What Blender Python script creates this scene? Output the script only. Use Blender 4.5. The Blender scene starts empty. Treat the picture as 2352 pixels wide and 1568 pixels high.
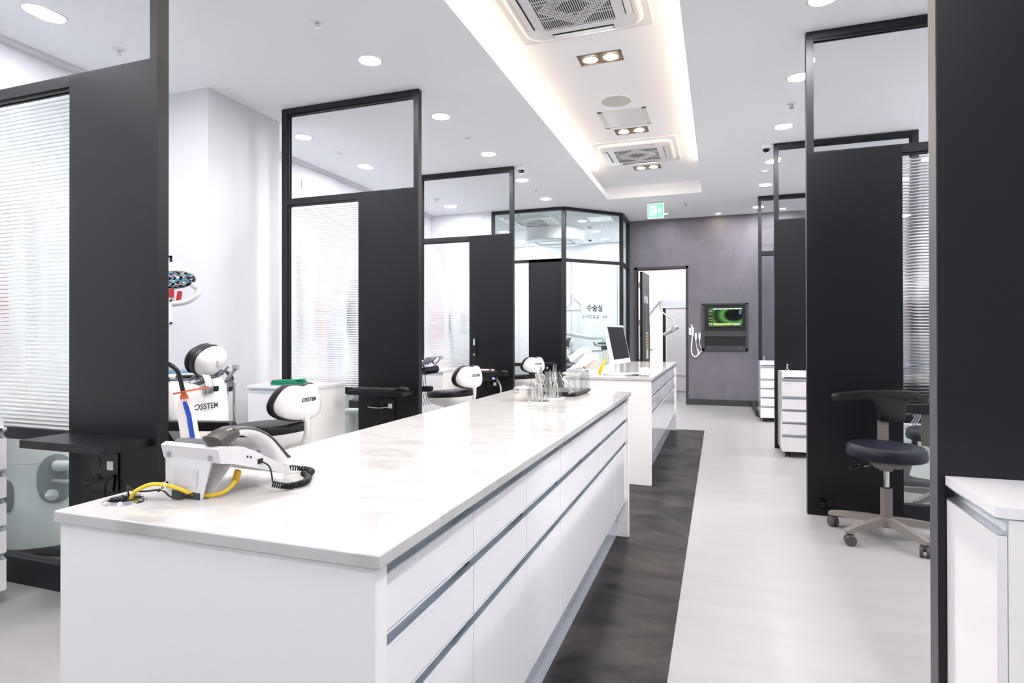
import bpy, bmesh, math, random
from mathutils import Matrix, Vector
R = math.radians
S = bpy.context.scene
C = S.collection
random.seed(7)

# ---------------------------------------------------------------- camera, world, exposure
cam_data = bpy.data.cameras.new('camera'); cam = bpy.data.objects.new('camera', cam_data); C.objects.link(cam)
PSI, PITCH, ROLL, FPX, V0, EYE = 0.335517, 3.95319e-3, -1.66684e-3, 1361.95, 764.45, 1.2
fw = Vector((-math.sin(PSI)*math.cos(PITCH), math.cos(PSI)*math.cos(PITCH), math.sin(PITCH)))
r0 = Vector((math.cos(PSI), math.sin(PSI), 0)); u0 = r0.cross(fw)
rt = r0*math.cos(ROLL) + u0*math.sin(ROLL); up = -r0*math.sin(ROLL) + u0*math.cos(ROLL)
m = Matrix((rt, up, -fw)).transposed().to_4x4(); m.translation = (0, 0, EYE)
cam.matrix_world = m
cam_data.sensor_fit = 'HORIZONTAL'; cam_data.sensor_width = 36.0
cam_data.lens = 36.0*FPX/2352.0
cam_data.shift_y = -(784.0-V0)/2352.0
cam_data.clip_start = 0.05; cam_data.clip_end = 200
S.camera = cam

SKY = .72            # daylight outside the windows
LED = 152.0           # recessed downlights
COVE = 9.5          # warm cove strips
SPOT = 170.0          # warm twin spots
w = bpy.data.worlds.new('world'); S.world = w; w.use_nodes = True
bg = w.node_tree.nodes['Background']; bg.inputs[0].default_value = (0.98, 0.985, 1.0, 1); bg.inputs[1].default_value = SKY
S.view_settings.view_transform = 'Standard'; S.view_settings.look = 'None'
S.view_settings.gamma = 1.0; S.view_settings.use_curve_mapping = False
S.view_settings.exposure = 1.18
S.cycles.use_denoising = True
S.cycles.use_light_tree = False; S.cycles.use_adaptive_sampling = True; S.cycles.adaptive_threshold = .02
S.cycles.max_bounces = 14; S.cycles.diffuse_bounces = 10; S.cycles.glossy_bounces = 5
S.cycles.transmission_bounces = 8; S.cycles.transparent_max_bounces = 20
S.cycles.sample_clamp_indirect = 12.0
S.cycles.caustics_reflective = False

# ---------------------------------------------------------------- materials
def col(h):
    if isinstance(h, str):
        v = [int(h[i:i+2], 16)/255 for i in (0, 2, 4)]
        v = [x/12.92 if x <= .04045 else ((x+.055)/1.055)**2.4 for x in v]
        return (*v, 1)
    return (*h, 1)
def mat(name, base, rough=.5, metal=0, spec=.5, coat=0, bump=None, trans=0, ior=1.45, alpha=1, mottle=None, aniso=None):
    M = bpy.data.materials.new(name); M.use_nodes = True
    nt = M.node_tree; b = nt.nodes['Principled BSDF']
    b.inputs['Base Color'].default_value = col(base); b.inputs['Roughness'].default_value = rough
    b.inputs['Metallic'].default_value = metal; b.inputs['Specular IOR Level'].default_value = spec
    b.inputs['Coat Weight'].default_value = coat; b.inputs['Coat Roughness'].default_value = .05
    b.inputs['Transmission Weight'].default_value = trans; b.inputs['IOR'].default_value = ior
    b.inputs['Alpha'].default_value = alpha
    tc = None
    if bump or mottle:
        tc = nt.nodes.new('ShaderNodeTexCoord')
    if bump:                                  # (scale xyz, strength, distance, detail)
        mp = nt.nodes.new('ShaderNodeMapping'); mp.inputs['Scale'].default_value = bump[0]
        nz = nt.nodes.new('ShaderNodeTexNoise'); nz.inputs['Scale'].default_value = 1; nz.inputs['Detail'].default_value = bump[3]
        bp = nt.nodes.new('ShaderNodeBump'); bp.inputs['Strength'].default_value = bump[1]; bp.inputs['Distance'].default_value = bump[2]
        nt.links.new(tc.outputs['Object'], mp.inputs[0]); nt.links.new(mp.outputs[0], nz.inputs['Vector'])
        nt.links.new(nz.outputs[0], bp.inputs['Height']); nt.links.new(bp.outputs[0], b.inputs['Normal'])
    if mottle:                                # (scale xyz, colour2, low, high, detail, distortion)
        mp = nt.nodes.new('ShaderNodeMapping'); mp.inputs['Scale'].default_value = mottle[0]
        nz = nt.nodes.new('ShaderNodeTexNoise'); nz.inputs['Scale'].default_value = 1
        nz.inputs['Detail'].default_value = mottle[4]; nz.inputs['Roughness'].default_value = .62; nz.inputs['Distortion'].default_value = mottle[5]
        rp = nt.nodes.new('ShaderNodeValToRGB'); rp.color_ramp.elements[0].position = mottle[2]; rp.color_ramp.elements[1].position = mottle[3]
        rp.color_ramp.elements[0].color = col(base); rp.color_ramp.elements[1].color = col(mottle[1])
        nt.links.new(tc.outputs['Object'], mp.inputs[0]); nt.links.new(mp.outputs[0], nz.inputs['Vector'])
        nt.links.new(nz.outputs[0], rp.inputs[0]); nt.links.new(rp.outputs[0], b.inputs['Base Color'])
    return M
def emit(name, c, s):
    M = bpy.data.materials.new(name); M.use_nodes = True; nt = M.node_tree
    nt.nodes.remove(nt.nodes['Principled BSDF'])
    e = nt.nodes.new('ShaderNodeEmission'); e.inputs[0].default_value = col(c); e.inputs[1].default_value = s
    M.cycles.emission_sampling = 'FRONT' if s > 5 else 'AUTO'
    nt.links.new(e.outputs[0], nt.nodes['Material Output'].inputs[0]); return M
def pane_mat(name, tint, refl=.5, rough=0.0, f0=.045):
    """thin sheet glass: straight-through transmission plus a Fresnel-weighted mirror"""
    M = bpy.data.materials.new(name); M.use_nodes = True; nt = M.node_tree
    nt.nodes.remove(nt.nodes['Principled BSDF'])
    t = nt.nodes.new('ShaderNodeBsdfTransparent'); t.inputs[0].default_value = col(tint)
    g = nt.nodes.new('ShaderNodeBsdfGlossy'); g.inputs['Roughness'].default_value = rough
    fr = nt.nodes.new('ShaderNodeLayerWeight'); fr.inputs[0].default_value = .5
    pw = nt.nodes.new('ShaderNodeMath'); pw.operation = 'POWER'; pw.inputs[1].default_value = 5
    mu = nt.nodes.new('ShaderNodeMath'); mu.operation = 'MULTIPLY_ADD'; mu.inputs[1].default_value = .8; mu.inputs[2].default_value = .035*refl
    nt.links.new(fr.outputs['Facing'], pw.inputs[0])
    mx = nt.nodes.new('ShaderNodeMixShader')
    nt.links.new(pw.outputs[0], mu.inputs[0]); nt.links.new(mu.outputs[0], mx.inputs[0])
    nt.links.new(t.outputs[0], mx.inputs[1]); nt.links.new(g.outputs[0], mx.inputs[2])
    nt.links.new(mx.outputs[0], nt.nodes['Material Output'].inputs[0]); return M
def ribbed_mat():
    """reeded glass: the ribs are modelled, the material refracts and lets part of the light straight through"""
    M = bpy.data.materials.new('ribbed_glass'); M.use_nodes = True; nt = M.node_tree
    nt.nodes.remove(nt.nodes['Principled BSDF'])
    t = nt.nodes.new('ShaderNodeBsdfTransparent'); t.inputs[0].default_value = (.97, .985, .98, 1)
    g = nt.nodes.new('ShaderNodeBsdfGlass'); g.inputs['IOR'].default_value = 1.5; g.inputs['Roughness'].default_value = .02
    g.inputs[0].default_value = (.97, .985, .98, 1)
    mx = nt.nodes.new('ShaderNodeMixShader'); mx.inputs[0].default_value = .86
    nt.links.new(t.outputs[0], mx.inputs[1]); nt.links.new(g.outputs[0], mx.inputs[2])
    nt.links.new(mx.outputs[0], nt.nodes['Material Output'].inputs[0]); return M

WALL = mat('white_wall_paint', 'D8D8DC', .6)
CEIL = mat('ceiling_paint', 'F6F6F9', .75)
FLOORM = mat('white_vinyl_floor', '979596', .36, spec=.4, mottle=((1.2, 9, 1), '9D9B9B', .35, .7, 6, .3))
MATM = mat('dark_mottled_vinyl', '09080B', .46, spec=.25, mottle=((2.6, 4.2, 1), '393433', .40, .66, 10, .8), bump=((160, 160, 160), .18, .002, 2))
GREYW = mat('grey_woven_wallpaper', '69666C', .8, mottle=((5, 5, 3), '726E77', .35, .65, 8, .2), bump=((260, 260, 60), .25, .002, 3))
DARK = mat('charcoal_laminate', '121217', .38, spec=.36, bump=((300, 300, 300), .05, .001, 2))
DARKF = mat('charcoal_frame', '1B1B21', .46, spec=.4)
BASEB = mat('dark_baseboard', '3A393C', .5)
GLOSSW = mat('white_gloss_front', 'E9E8EC', .09, spec=.5, coat=.3)
SATINW = mat('white_satin_panel', 'F0EEED', .35)
QUARTZ = mat('white_quartz', 'ACABAA', .07, spec=.3, mottle=((2.4, 5, 2.4), 'C4C3C2', .28, .5, 10, 1.4))
EDGE = mat('aluminium_edge_glint', 'E6E8EC', .3)  # near-white, the reflected light on the metal edge put into the colour
ALU = mat('brushed_aluminium', 'DDE2E7', .34, metal=1)
CHROME = mat('chrome', 'DADADC', .06, metal=1)
STEEL = mat('polished_steel', 'E2DEDA', .2, metal=1)
BLACKP = mat('black_plastic', '121214', .42)
BLACKG = mat('black_gloss_plastic', '0C0C0E', .1)
DARKG = mat('dark_grey_plastic', '3A3A3E', .4)
LEATHER = mat('black_leather', '14141B', .42, bump=((220, 220, 220), .12, .001, 4))
NAVY = mat('navy_vinyl', '141624', .42, spec=.35, bump=((220, 220, 220), .1, .001, 3))
WHITEP = mat('white_shell_plastic', 'F0EEEE', .16, coat=.25)
CREAM = mat('cream_plastic', 'EDE9E2', .4)
LGREY = mat('light_grey_plastic', 'D8D6D8', .42)
MGREY = mat('mid_grey_plastic', '96989E', .4)
TAUPE = mat('taupe_plastic', '7A7470', .5)
CASTER = mat('caster_grey', '4E4A4B', .5)
YELLOW = mat('yellow_cable', 'E3C02A', .4)
BLUE = mat('blue_stripe', '2450B4', .35)
RED = mat('red_plastic', 'B02A2A', .4)
PINK = mat('pink_carton', 'D8346A', .6)
BLUEBOX = mat('blue_carton', '1F5FB8', .6)
GREENC = mat('green_cloth', '0F7A5C', .85, bump=((300, 300, 300), .3, .002, 3))
INK = mat('dark_lettering', '2A292C', .5)
PAPER = mat('white_paper', 'F2F0EC', .8)
BRONZE = mat('spot_housing_brown', '7C6A5C', .45)
BRASS = mat('hinge_nickel', 'B9AB98', .3, metal=1)
GLASS = pane_mat('clear_pane_glass', 'FBFCFC', 1.0)
GLASSG = pane_mat('greenish_pane_glass', 'F5FAF9', 1.0)
ACRYL = pane_mat('clear_acrylic', 'FDFEFE', 1.0)
ORANGEC = pane_mat('orange_shield_plastic', 'E87A55', 1.2)
TRAYG = pane_mat('pale_blue_glass', 'C4E4EE', 1.2)
RIBBED = ribbed_mat()
E_LED = emit('downlight_glow', (.975, .965, 1.0), LED)
E_WARM = emit('warm_lamp_glow', (1.0, .87, .70), SPOT)
E_COVE = emit('cove_led_glow', (1.0, .77, .49), COVE)
E_GREEN = emit('exit_green_glow', (.17, .43, .32), 1.0)
E_WHITE = emit('exit_white_glow', (1, 1, 1), .58)
E_BLUE = emit('blue_indicator', (.25, .3, 1.0), 1.2)
def blind_mat():
    M = bpy.data.materials.new('roller_blind_fabric'); M.use_nodes = True; nt = M.node_tree
    nt.nodes.remove(nt.nodes['Principled BSDF'])
    d = nt.nodes.new('ShaderNodeBsdfDiffuse'); d.inputs[0].default_value = (.86, .87, .88, 1)
    t = nt.nodes.new('ShaderNodeBsdfTranslucent'); t.inputs[0].default_value = (.9, .92, .94, 1)
    mx = nt.nodes.new('ShaderNodeMixShader'); mx.inputs[0].default_value = .5
    nt.links.new(d.outputs[0], mx.inputs[1]); nt.links.new(t.outputs[0], mx.inputs[2])
    nt.links.new(mx.outputs[0], nt.nodes['Material Output'].inputs[0]); return M
BLIND = blind_mat()

# ---------------------------------------------------------------- mesh helpers
class MB:
    """collects shapes and links them as ONE mesh object"""
    def __init__(s, M=None): s.b = bmesh.new(); s.M = M or Matrix(); s.mi = 0; s.bev = False
    def _done(s, vs, fs):
        for v in vs: v.co = s.M @ v.co
        for f in fs: f.material_index = s.mi
    def box(s, x0, y0, z0, x1, y1, z1, b=0, seg=2):
        nv = bmesh.ops.create_cube(s.b, size=1)['verts']
        for v in nv: v.co = Vector(((x0+x1)/2 + v.co.x*(x1-x0), (y0+y1)/2 + v.co.y*(y1-y0), (z0+z1)/2 + v.co.z*(z1-z0)))
        fs = {f for v in nv for f in v.link_faces}
        if b:
            s.bev = True
            es = list({e for v in nv for e in v.link_edges})
            r = bmesh.ops.bevel(s.b, geom=es, offset=b, segments=seg, profile=.5, affect='EDGES', clamp_overlap=True)
            nv = list(set(r['verts']) | {v for v in nv if v.is_valid}); fs = {f for v in nv for f in v.link_faces}
        s._done(nv, fs); return s
    def poly(s, pts):
        vs = [s.b.verts.new(p) for p in pts]; f = s.b.faces.new(vs); s._done(vs, [f]); return s
    def loft(s, rings, closed=True, cap=True):
        V = [[s.b.verts.new(p) for p in r] for r in rings]; fs = []
        n = len(V[0])
        for a, b in zip(V, V[1:]):
            for i in range(n if closed else n-1):
                j = (i+1) % n; fs.append(s.b.faces.new((a[i], a[j], b[j], b[i])))
        if cap and closed:
            fs.append(s.b.faces.new(V[0][::-1])); fs.append(s.b.faces.new(V[-1]))
        s._done([v for r in V for v in r], fs); return s
    def prism(s, pts, ax, a, b):
        def P(p, t): return {'x': (t, p[0], p[1]), 'y': (p[0], t, p[1]), 'z': (p[0], p[1], t)}[ax]
        return s.loft([[P(p, a) for p in pts], [P(p, b) for p in pts]])
    def tube(s, pts, r, n=10, closed=False, cap=True, flat=1.0):
        pts = [Vector(p) for p in pts]; N = len(pts); rs = r if isinstance(r, (list, tuple)) else [r]*N
        T = []
        for i in range(N):
            if closed: d = pts[(i+1) % N]-pts[i-1]
            else: d = pts[min(i+1, N-1)]-pts[max(i-1, 0)]
            T.append(d.normalized())
        a = Vector((0, 0, 1)) if abs(T[0].z) < .9 else Vector((1, 0, 0))
        nn = (a-T[0]*a.dot(T[0])).normalized(); rings = []
        for i in range(N):
            nn = (nn-T[i]*nn.dot(T[i])).normalized(); bb = T[i].cross(nn)
            rings.append([pts[i]+nn*math.cos(2*math.pi*k/n)*rs[i]*flat+bb*math.sin(2*math.pi*k/n)*rs[i] for k in range(n)])
        if closed: rings.append(rings[0])
        return s.loft(rings, True, cap and not closed)
    def cyl(s, p0, p1, r0, r1=None, n=24): return s.tube([p0, p1], [r0, r0 if r1 is None else r1], n)
    def lathe(s, prof, c=(0, 0, 0), n=32, sx=1, sy=1, cap=True):
        rings = [[(c[0]+r*sx*math.cos(2*math.pi*k/n), c[1]+r*sy*math.sin(2*math.pi*k/n), c[2]+z) for k in range(n)] for r, z in prof]
        return s.loft(rings, True, cap)
    def ball(s, c, rx, ry=None, rz=None, n=20):
        ry = ry or rx; rz = rz or rx
        return s.lathe([(math.sin(math.pi*(i+.02)/(10.04)), -rz*math.cos(math.pi*(i+.02)/(10.04))) for i in range(11)], c, n, rx, ry)
    def pad(s, outline, t0, t1, rnd, ax='z', seg=4, bulge=0):
        """cushion: outline swept from t0 to t1 with rounded rims"""
        cx = sum(p[0] for p in outline)/len(outline); cy = sum(p[1] for p in outline)/len(outline)
        mr = sum(math.hypot(p[0]-cx, p[1]-cy) for p in outline)/len(outline); rings = []
        def ring(k, t):
            q = [(cx+(p[0]-cx)*k, cy+(p[1]-cy)*k) for p in outline]
            return [{'x': (t, a, b), 'y': (a, t, b), 'z': (a, b, t)}[ax] for a, b in q]
        sg = 1 if t1 > t0 else -1
        if bulge: rings.append(ring(.35, t0-sg*bulge))
        for i in range(seg+1):
            a = math.pi/2*i/seg; rings.append(ring(1-(rnd/mr)*(1-math.sin(a)), t0+sg*rnd*(1-math.cos(a))))
        for i in range(seg+1):
            a = math.pi/2*i/seg; rings.append(ring(1-(rnd/mr)*(1-math.cos(a)), t1-sg*rnd*(1-math.sin(a))))
        if bulge: rings.append(ring(.35, t1+sg*bulge))
        return s.loft(rings)
    def build(s, name, mt, parent=None, angle=38, world=False):
        bev = s.bev
        bmesh.ops.recalc_face_normals(s.b, faces=s.b.faces[:])
        if world and parent is not None:
            off = parent_world(parent)
            for v in s.b.verts: v.co -= off
        me = bpy.data.meshes.new(name); s.b.to_mesh(me); s.b.free()
        for k in (mt if isinstance(mt, (list, tuple)) else [mt]): me.materials.append(k)
        me.shade_smooth(); me.set_sharp_from_angle(angle=R(angle))
        o = bpy.data.objects.new(name, me); C.objects.link(o)
        if parent is not None: o.parent = parent
        if bev:
            wn = o.modifiers.new('weighted_normals', 'WEIGHTED_NORMAL'); wn.keep_sharp = True; wn.weight = 60
        return o
def parent_world(p):
    v = Vector((0, 0, 0))
    while p is not None: v = v+p.location; p = p.parent
    return v
def spline(pts, k=8, closed=False):
    pts = [Vector(p) for p in pts]; n = len(pts); out = []
    for i in range(n if closed else n-1):
        if closed: p0, p1, p2, p3 = pts[i-1], pts[i], pts[(i+1) % n], pts[(i+2) % n]
        else: p0, p1, p2, p3 = pts[max(i-1, 0)], pts[i], pts[i+1], pts[min(i+2, n-1)]
        for j in range(k):
            t = j/k
            out.append(.5*((2*p1)+(p2-p0)*t+(2*p0-5*p1+4*p2-p3)*t*t+(3*p1-p0-3*p2+p3)*t*t*t))
    if not closed: out.append(pts[-1])
    return out
def spline2(pts, k=8): return [(p.x, p.y) for p in spline([(a, b, 0) for a, b in pts], k, True)]
def tag(o, label, cat, group=None, kind=None):
    o['label'] = label; o['category'] = cat
    if group: o['group'] = group
    if kind: o['kind'] = kind
    return o
def thing(name, label, cat, loc=(0, 0, 0), rz=0, group=None, kind=None):
    o = bpy.data.objects.new(name, None); C.objects.link(o); o.location = loc; o.rotation_euler = (0, 0, rz)
    o.empty_display_size = .1
    return tag(o, label, cat, group, kind)
KIDS = lambda o: [c for c in bpy.data.objects if c.parent is o]
def dup(root, loc, rz=None, label=None, group=None):
    r = root.copy(); C.objects.link(r); r.location = loc
    if rz is not None: r.rotation_euler = (0, 0, rz)
    if label: r['label'] = label
    if group: r['group'] = group
    for ch in KIDS(root):
        c = ch.copy(); C.objects.link(c); c.parent = r
        for g in KIDS(ch):
            d = g.copy(); C.objects.link(d); d.parent = c
    return r
def struct(name, mb, mt, label, cat, **k): return tag(mb.build(name, mt, **k), label, cat, kind='structure')
def lettering(name, body, size, M, mt, parent, shear=0, bold=0, align='CENTER', spacing=1.0):
    """writing as a mesh lying in the plane given by M (x right, y up)"""
    cu = bpy.data.curves.new(name, 'FONT'); cu.body = body; cu.size = size; cu.shear = shear; cu.offset = bold
    cu.align_x = align; cu.align_y = 'CENTER'; cu.space_character = spacing; cu.extrude = .0004; cu.resolution_u = 3
    t = bpy.data.objects.new(name, cu); C.objects.link(t)
    dg = bpy.context.evaluated_depsgraph_get(); me = bpy.data.meshes.new_from_object(t.evaluated_get(dg))
    bpy.data.objects.remove(t); bpy.data.curves.remove(cu)
    me.transform(M); me.materials.clear(); me.materials.append(mt); me.name = name
    o = bpy.data.objects.new(name, me); C.objects.link(o); o.parent = parent; return o
def frame_M(o, x, y):
    x = Vector(x).normalized(); y = Vector(y); y = (y-x*x.dot(y)).normalized(); z = x.cross(y)
    M = Matrix((x, y, z)).transposed().to_4x4(); M.translation = o; return M
ORD = ['first', 'second', 'third', 'fourth', 'fifth', 'sixth', 'seventh', 'eighth', 'ninth', 'tenth']
# ================================================================ ROOM SHELL
H = 3.23; ZT = 3.405
XL, XR, YB, YN = -4.62, 3.4, 10.69, -2.2
YO = 12.95                                   # back of the two glazed rooms
f = MB(); f.box(XL-.2, YN-.2, -.1, XR+.2, YO+.4, 0)
struct('floor', f, FLOORM, 'pale white vinyl floor of the clinic', 'floor')
m_ = MB(); m_.box(-1.62, YN+.02, 0, -.172, 7.82, .0025)
tag(m_.build('floor_mat', MATM), 'dark mottled grey vinyl strip along the floor under the two white islands', 'floor covering')
# ceiling with the recessed tray
TX0, TX1, TY0, TY1 = -1.565, -.22, .35, 8.85
c = MB()
for a in ((XL-.2, YN-.2, TX0-.0125, YO+.4), (TX1+.0125, YN-.2, XR+.2, YO+.4), (TX0-.0125, YN-.2, TX1+.0125, TY0), (TX0-.0125, TY1, TX1+.0125, YO+.4)):
    c.box(a[0], a[1], H, a[2], a[3], H+.07)
LG = .16                                     # hidden ledge beside the opening
c.box(TX0-LG, TY0-LG, ZT, TX1+LG, TY1-.003, ZT+.05)
c.box(TX0-LG-.03, TY0-LG, H+.07, TX0-LG, TY1, ZT+.05); c.box(TX1+LG, TY0-LG, H+.07, TX1+LG+.03, TY1, ZT+.05)
c.box(TX0-LG, TY1-.002, H+.07, TX1+LG, TY1+.05, ZT+.05); c.box(TX0-LG, TY0-LG-.03, H+.07, TX1+LG, TY0-LG, ZT+.05)
# shallow fascia lips that hide the strips
c.box(TX0-.012, TY0, H+.0, TX0, TY1, H+.085); c.box(TX1, TY0, H+.0, TX1+.012, TY1, H+.085)
struct('ceiling', c, CEIL, 'white plaster ceiling with a long recessed tray', 'ceiling')
for nm, x, lb in (('cove_light', TX0-.085, 'warm white LED strip hidden in the left lip of the ceiling tray'), ('cove_light', TX1+.085, 'warm white LED strip hidden in the right lip of the ceiling tray')):
    s_ = MB(); s_.box(x-.012, TY0, H+.071, x+.012, TY1-1.15, H+.083, .003)
    tag(s_.build(nm, E_COVE), lb, 'light', kind='thing')

# left wall with window bays, blinds and curtain box
def wall_with_windows(name, label, x0, x1, holes, y0, y1):
    b = MB(); ys = [y0]
    for a, z in holes: ys += [a, z]
    ys.append(y1)
    for i in range(0, len(ys), 2): b.box(x0, ys[i], 0, x1, ys[i+1], H)
    for a, z in holes: b.box(x0, a, 0, x1, z, .42); b.box(x0, a, 3.02, x1, z, H)
    return struct(name, b, WALL, label, 'wall')
holesL = [(.2, 3.3), (4.75, 6.75), (7.05, 8.85), (9.6, 12.6)]
wall_with_windows('wall_left', 'white wall with tall windows behind the left treatment bays', XL-.16, XL, holesL, YN-.2, YO+.4)
for i, (a, z) in enumerate(holesL):
    g = thing('window_%d' % (i+1), 'tall window with a closed white roller blind, %s along the left wall' % ORD[i], 'window', (XL, (a+z)/2, .42), kind='structure')
    b = MB(); L = (z-a)/2
    for (p, q) in ((-L, -L+.05), (L-.05, L), (-.025, .025)): b.box(-.12, p, 0, -.07, q, 2.6)
    b.box(-.12, -L, 0, -.07, L, .05); b.box(-.12, -L, 2.55, -.07, L, 2.6)
    b.build('window_frame', DARKF, g)
    b = MB(); b.box(-.1, -L+.02, .03, -.094, L-.02, 2.58); b.build('pane', GLASS, g)
    b = MB(); b.box(.004, -L-.03, .02, .006, -.006, 2.62); b.box(.004, .006, .02, .006, L+.03, 2.62); b.build('roller_blind', BLIND, g)
    b = MB(); b.cyl((.012, -L-.03, .02), (.012, L+.03, .02), .011, n=10); b.build('blind_rail', WHITEP, g)
# the back rooms and the grey end wall
DX0, DX1, DZ = -1.365, -.54, 2.355           # doorway
b = MB(); b.box(-1.5, YB, 0, DX0, YB+.12, H); b.box(DX1, YB, 0, XR+.2, YB+.12, H); b.box(DX0, YB, DZ, DX1, YB+.12, H)
struct('wall_back', b, GREYW, 'grey woven-paper end wall with the doorway and the wall niche', 'wall')
b = MB(); b.box(DX1+.04, YB-.012, 0, .62, YB, .1); b.box(.62, YB-.012, 0, 1.9, YB, .1)
struct('baseboard_back', b, BASEB, 'dark baseboard along the grey end wall', 'baseboard')
b = MB(); b.box(.515, 9.41, 0, .552, YB-.013, .085, .002)
struct('baseboard_right', b, BASEB, 'low dark floor rail running from the grey wall to the last right glass screen', 'baseboard')
b = MB(); b.box(XL-.2, 9.06, 0, -3.52, 9.18, H)
struct('wall_middle', b, WALL, 'white wall between the third left bay and the glazed operating room', 'wall')
b = MB(); b.box(-1.56, YB+.12, 0, -1.5, YO, H)
struct('wall_inner', b, WALL, 'white wall between the operating room and the room behind the door', 'wall')
# far wall of the two rooms, with windows
b = MB()
xs = [XL-.2, -4.3, -3.35, -2.95, -1.75, -1.40, -.36, XR+.2]
for i in range(0, len(xs), 2): b.box(xs[i], YO, 0, xs[i+1], YO+.16, H)
for x0, x1 in ((-4.3, -3.35), (-2.95, -1.75)): b.box(x0, YO, 0, x1, YO+.16, .3); b.box(x0, YO, 3.05, x1, YO+.16, H)
b.box(-1.5, YO, 0, -1.02, YO+.16, .3) if False else None
b.box(-1.40, YO, 0, -.36, YO+.16, .36); b.box(-1.40, YO, 2.95, -.36, YO+.16, H)
struct('wall_far', b, WALL, 'white far wall with windows behind the glazed room and the doorway', 'wall')
for i, (x0, x1) in enumerate(((-4.3, -3.35), (-2.95, -1.75))):
    g = thing('window_%d' % (5+i), ('left' if i == 0 else 'right')+' window of the operating room with a white blind drawn down', 'window', ((x0+x1)/2, YO, .3), kind='structure')
    L = (x1-x0)/2; b = MB(); b.box(-L, .08, 0, -L+.05, .13, 2.75); b.box(L-.05, .08, 0, L, .13, 2.75); b.box(-L, .08, 0, L, .13, .05); b.build('window_frame', DARKF, g)
    b = MB(); b.box(-L, .1, 0, L, .105, 2.75); b.build('pane', GLASS, g)
    b = MB(); b.box(-L-.03, -.006, .02, L+.03, -.004, 2.78); b.build('roller_blind', BLIND, g)
g = thing('window_7', 'window behind the doorway with a half-drawn white blind and dark mullion', 'window', (-1.16, YO, .36), kind='structure')
b = MB(); b.box(-.22, .03, 0, .78, .1, .05); b.box(-.22, .03, 2.54, .78, .1, 2.59); b.build('window_frame', DARKF, g)
b = MB(); b.box(.035, .0, 0, .095, .1, 2.59); b.build('mullion', DARKF, g)
b = MB(); b.box(-.22, .06, .02, .78, .066, 2.57); b.build('pane', GLASS, g)
b = MB(); b.box(-.32, -.03, 1.42, .9, -.028, 2.68); b.build('roller_blind', BLIND, g)
b = MB(); b.cyl((-.32, -.03, 1.42), (.9, -.03, 1.42), .012, n=10); b.build('blind_rail', WHITEP, g)
b = MB(); b.box(.11, -.02, -.34, .9, -.002, 1.62); b.box(.11, -.035, .0, .9, -.02, .03); b.build('lower_panel', LGREY, g)
# right and near walls
wall_with_windows('wall_right', 'white wall with added tall windows behind the right treatment bays', XR, XR+.16, [(.2, 2.0), (2.6, 4.3), (4.8, 6.6), (7.1, 9.0)], YN-.2, YO+.4)
b = MB(); b.box(XL-.2, YN-.2, 0, -3.6, YN, H); b.box(2.2, YN-.2, 0, XR+.2, YN, H); b.box(-3.6, YN-.2, 0, 2.2, YN, .3); b.box(-3.6, YN-.2, 3.0, 2.2, YN, H)
struct('wall_near', b, WALL, 'white wall with an added wide window behind the viewer', 'wall')
g = thing('window_12', 'unseen wide window with white blinds, added for light behind the viewer', 'window', (-.7, YN+.006, .28), kind='structure'); b = MB(); b.box(-3.0, -.001, 0, 3.0, .001, 2.74); b.build('roller_blind', BLIND, g)  # unseen window, added to brighten the fronts that face the viewer
def far_blind(name, label, c, dx, dy):
    g = thing(name, label, 'window', c, kind='structure'); b = MB(); b.box(-dx, -dy, 0, dx, dy, 2.74); b.build('roller_blind', BLIND, g)
for i, (a, z) in enumerate([(.2, 2.0), (2.6, 4.3), (4.8, 6.6), (7.1, 9.0)]):
    far_blind('window_%d' % (8+i), 'unseen tall window with a white blind, added for light, %s along the right wall' % ORD[i], (XR-.006, (a+z)/2, .4), .001, (z-a)/2+.03)  # unseen windows, added so side light reaches the ceiling
# square column between the first two left bays
b = MB(); b.box(XL, 3.75, 0, -3.93, 4.58, H); struct('wall_column', b, WALL, 'white square column between the first two left bays', 'column')
# curtain box line along the left ceiling
b = MB(); b.box(XL, YN, H-.03, XL+.06, 3.749, H-.001); b.box(XL, 4.581, H-.03, XL+.06, 9.055, H-.001)
struct('trim_1', b, WALL, 'slim white curtain-box strip where the left wall meets the ceiling', 'trim')

# ---------------------------------------------------------------- doorway and dark door leaf
g = thing('door_1', 'dark grey door standing ajar in the grey end wall', 'door', (DX0, YB, 0), kind='structure')
b = MB(); b.box(-.045, -.018, 0, 0, .14, DZ+.045); b.box(DX1-DX0, -.018, 0, DX1-DX0+.042, .14, DZ+.045); b.box(-.045, -.018, DZ, DX1-DX0+.042, .14, DZ+.045)
b.build('door_frame', BASEB, g)
la = R(87)                                    # opened into the far room
LM = Matrix.Translation((.028, .155, 0)) @ Matrix.Rotation(la, 4, 'Z')
lw = .76
b = MB(LM); b.box(0, -.042, .012, lw, 0, DZ-.012, .002)
leaf = b.build('door_leaf', DARK, g)
for zz in (1.42,):
    b = MB(LM); b.box(lw*.46, -.0445, 1.30, lw*.60, -.042, 1.75); b.build('vision_panel', BLACKG, leaf)
b = MB(LM); b.box(lw*.50, -.0436, .93, lw*.80, -.042, 1.26); o = b.build('yellow_notice', mat('yellow_notice_paper', 'D8D08A', .7), leaf); o['label'] = 'pale yellow notice'
b = MB(LM)
for q in range(5): b.box(lw*.58, -.0442, .97+q*.055, lw*.72, -.0436, 1.0+q*.055)
b.build('notice_print', INK, leaf)
b = MB(LM); b.box(lw*.52, -.0436, .76, lw*.80, -.042, .92); b.build('white_notice', PAPER, leaf)
LT = LM @ frame_M((lw*.52, -.0432, 1.85), (1, 0, 0), (0, 0, 1))
lettering('door_lettering', '촬영실', .15, LT, mat('white_lettering', 'E8E8E8', .5), leaf, bold=.004)
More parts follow.
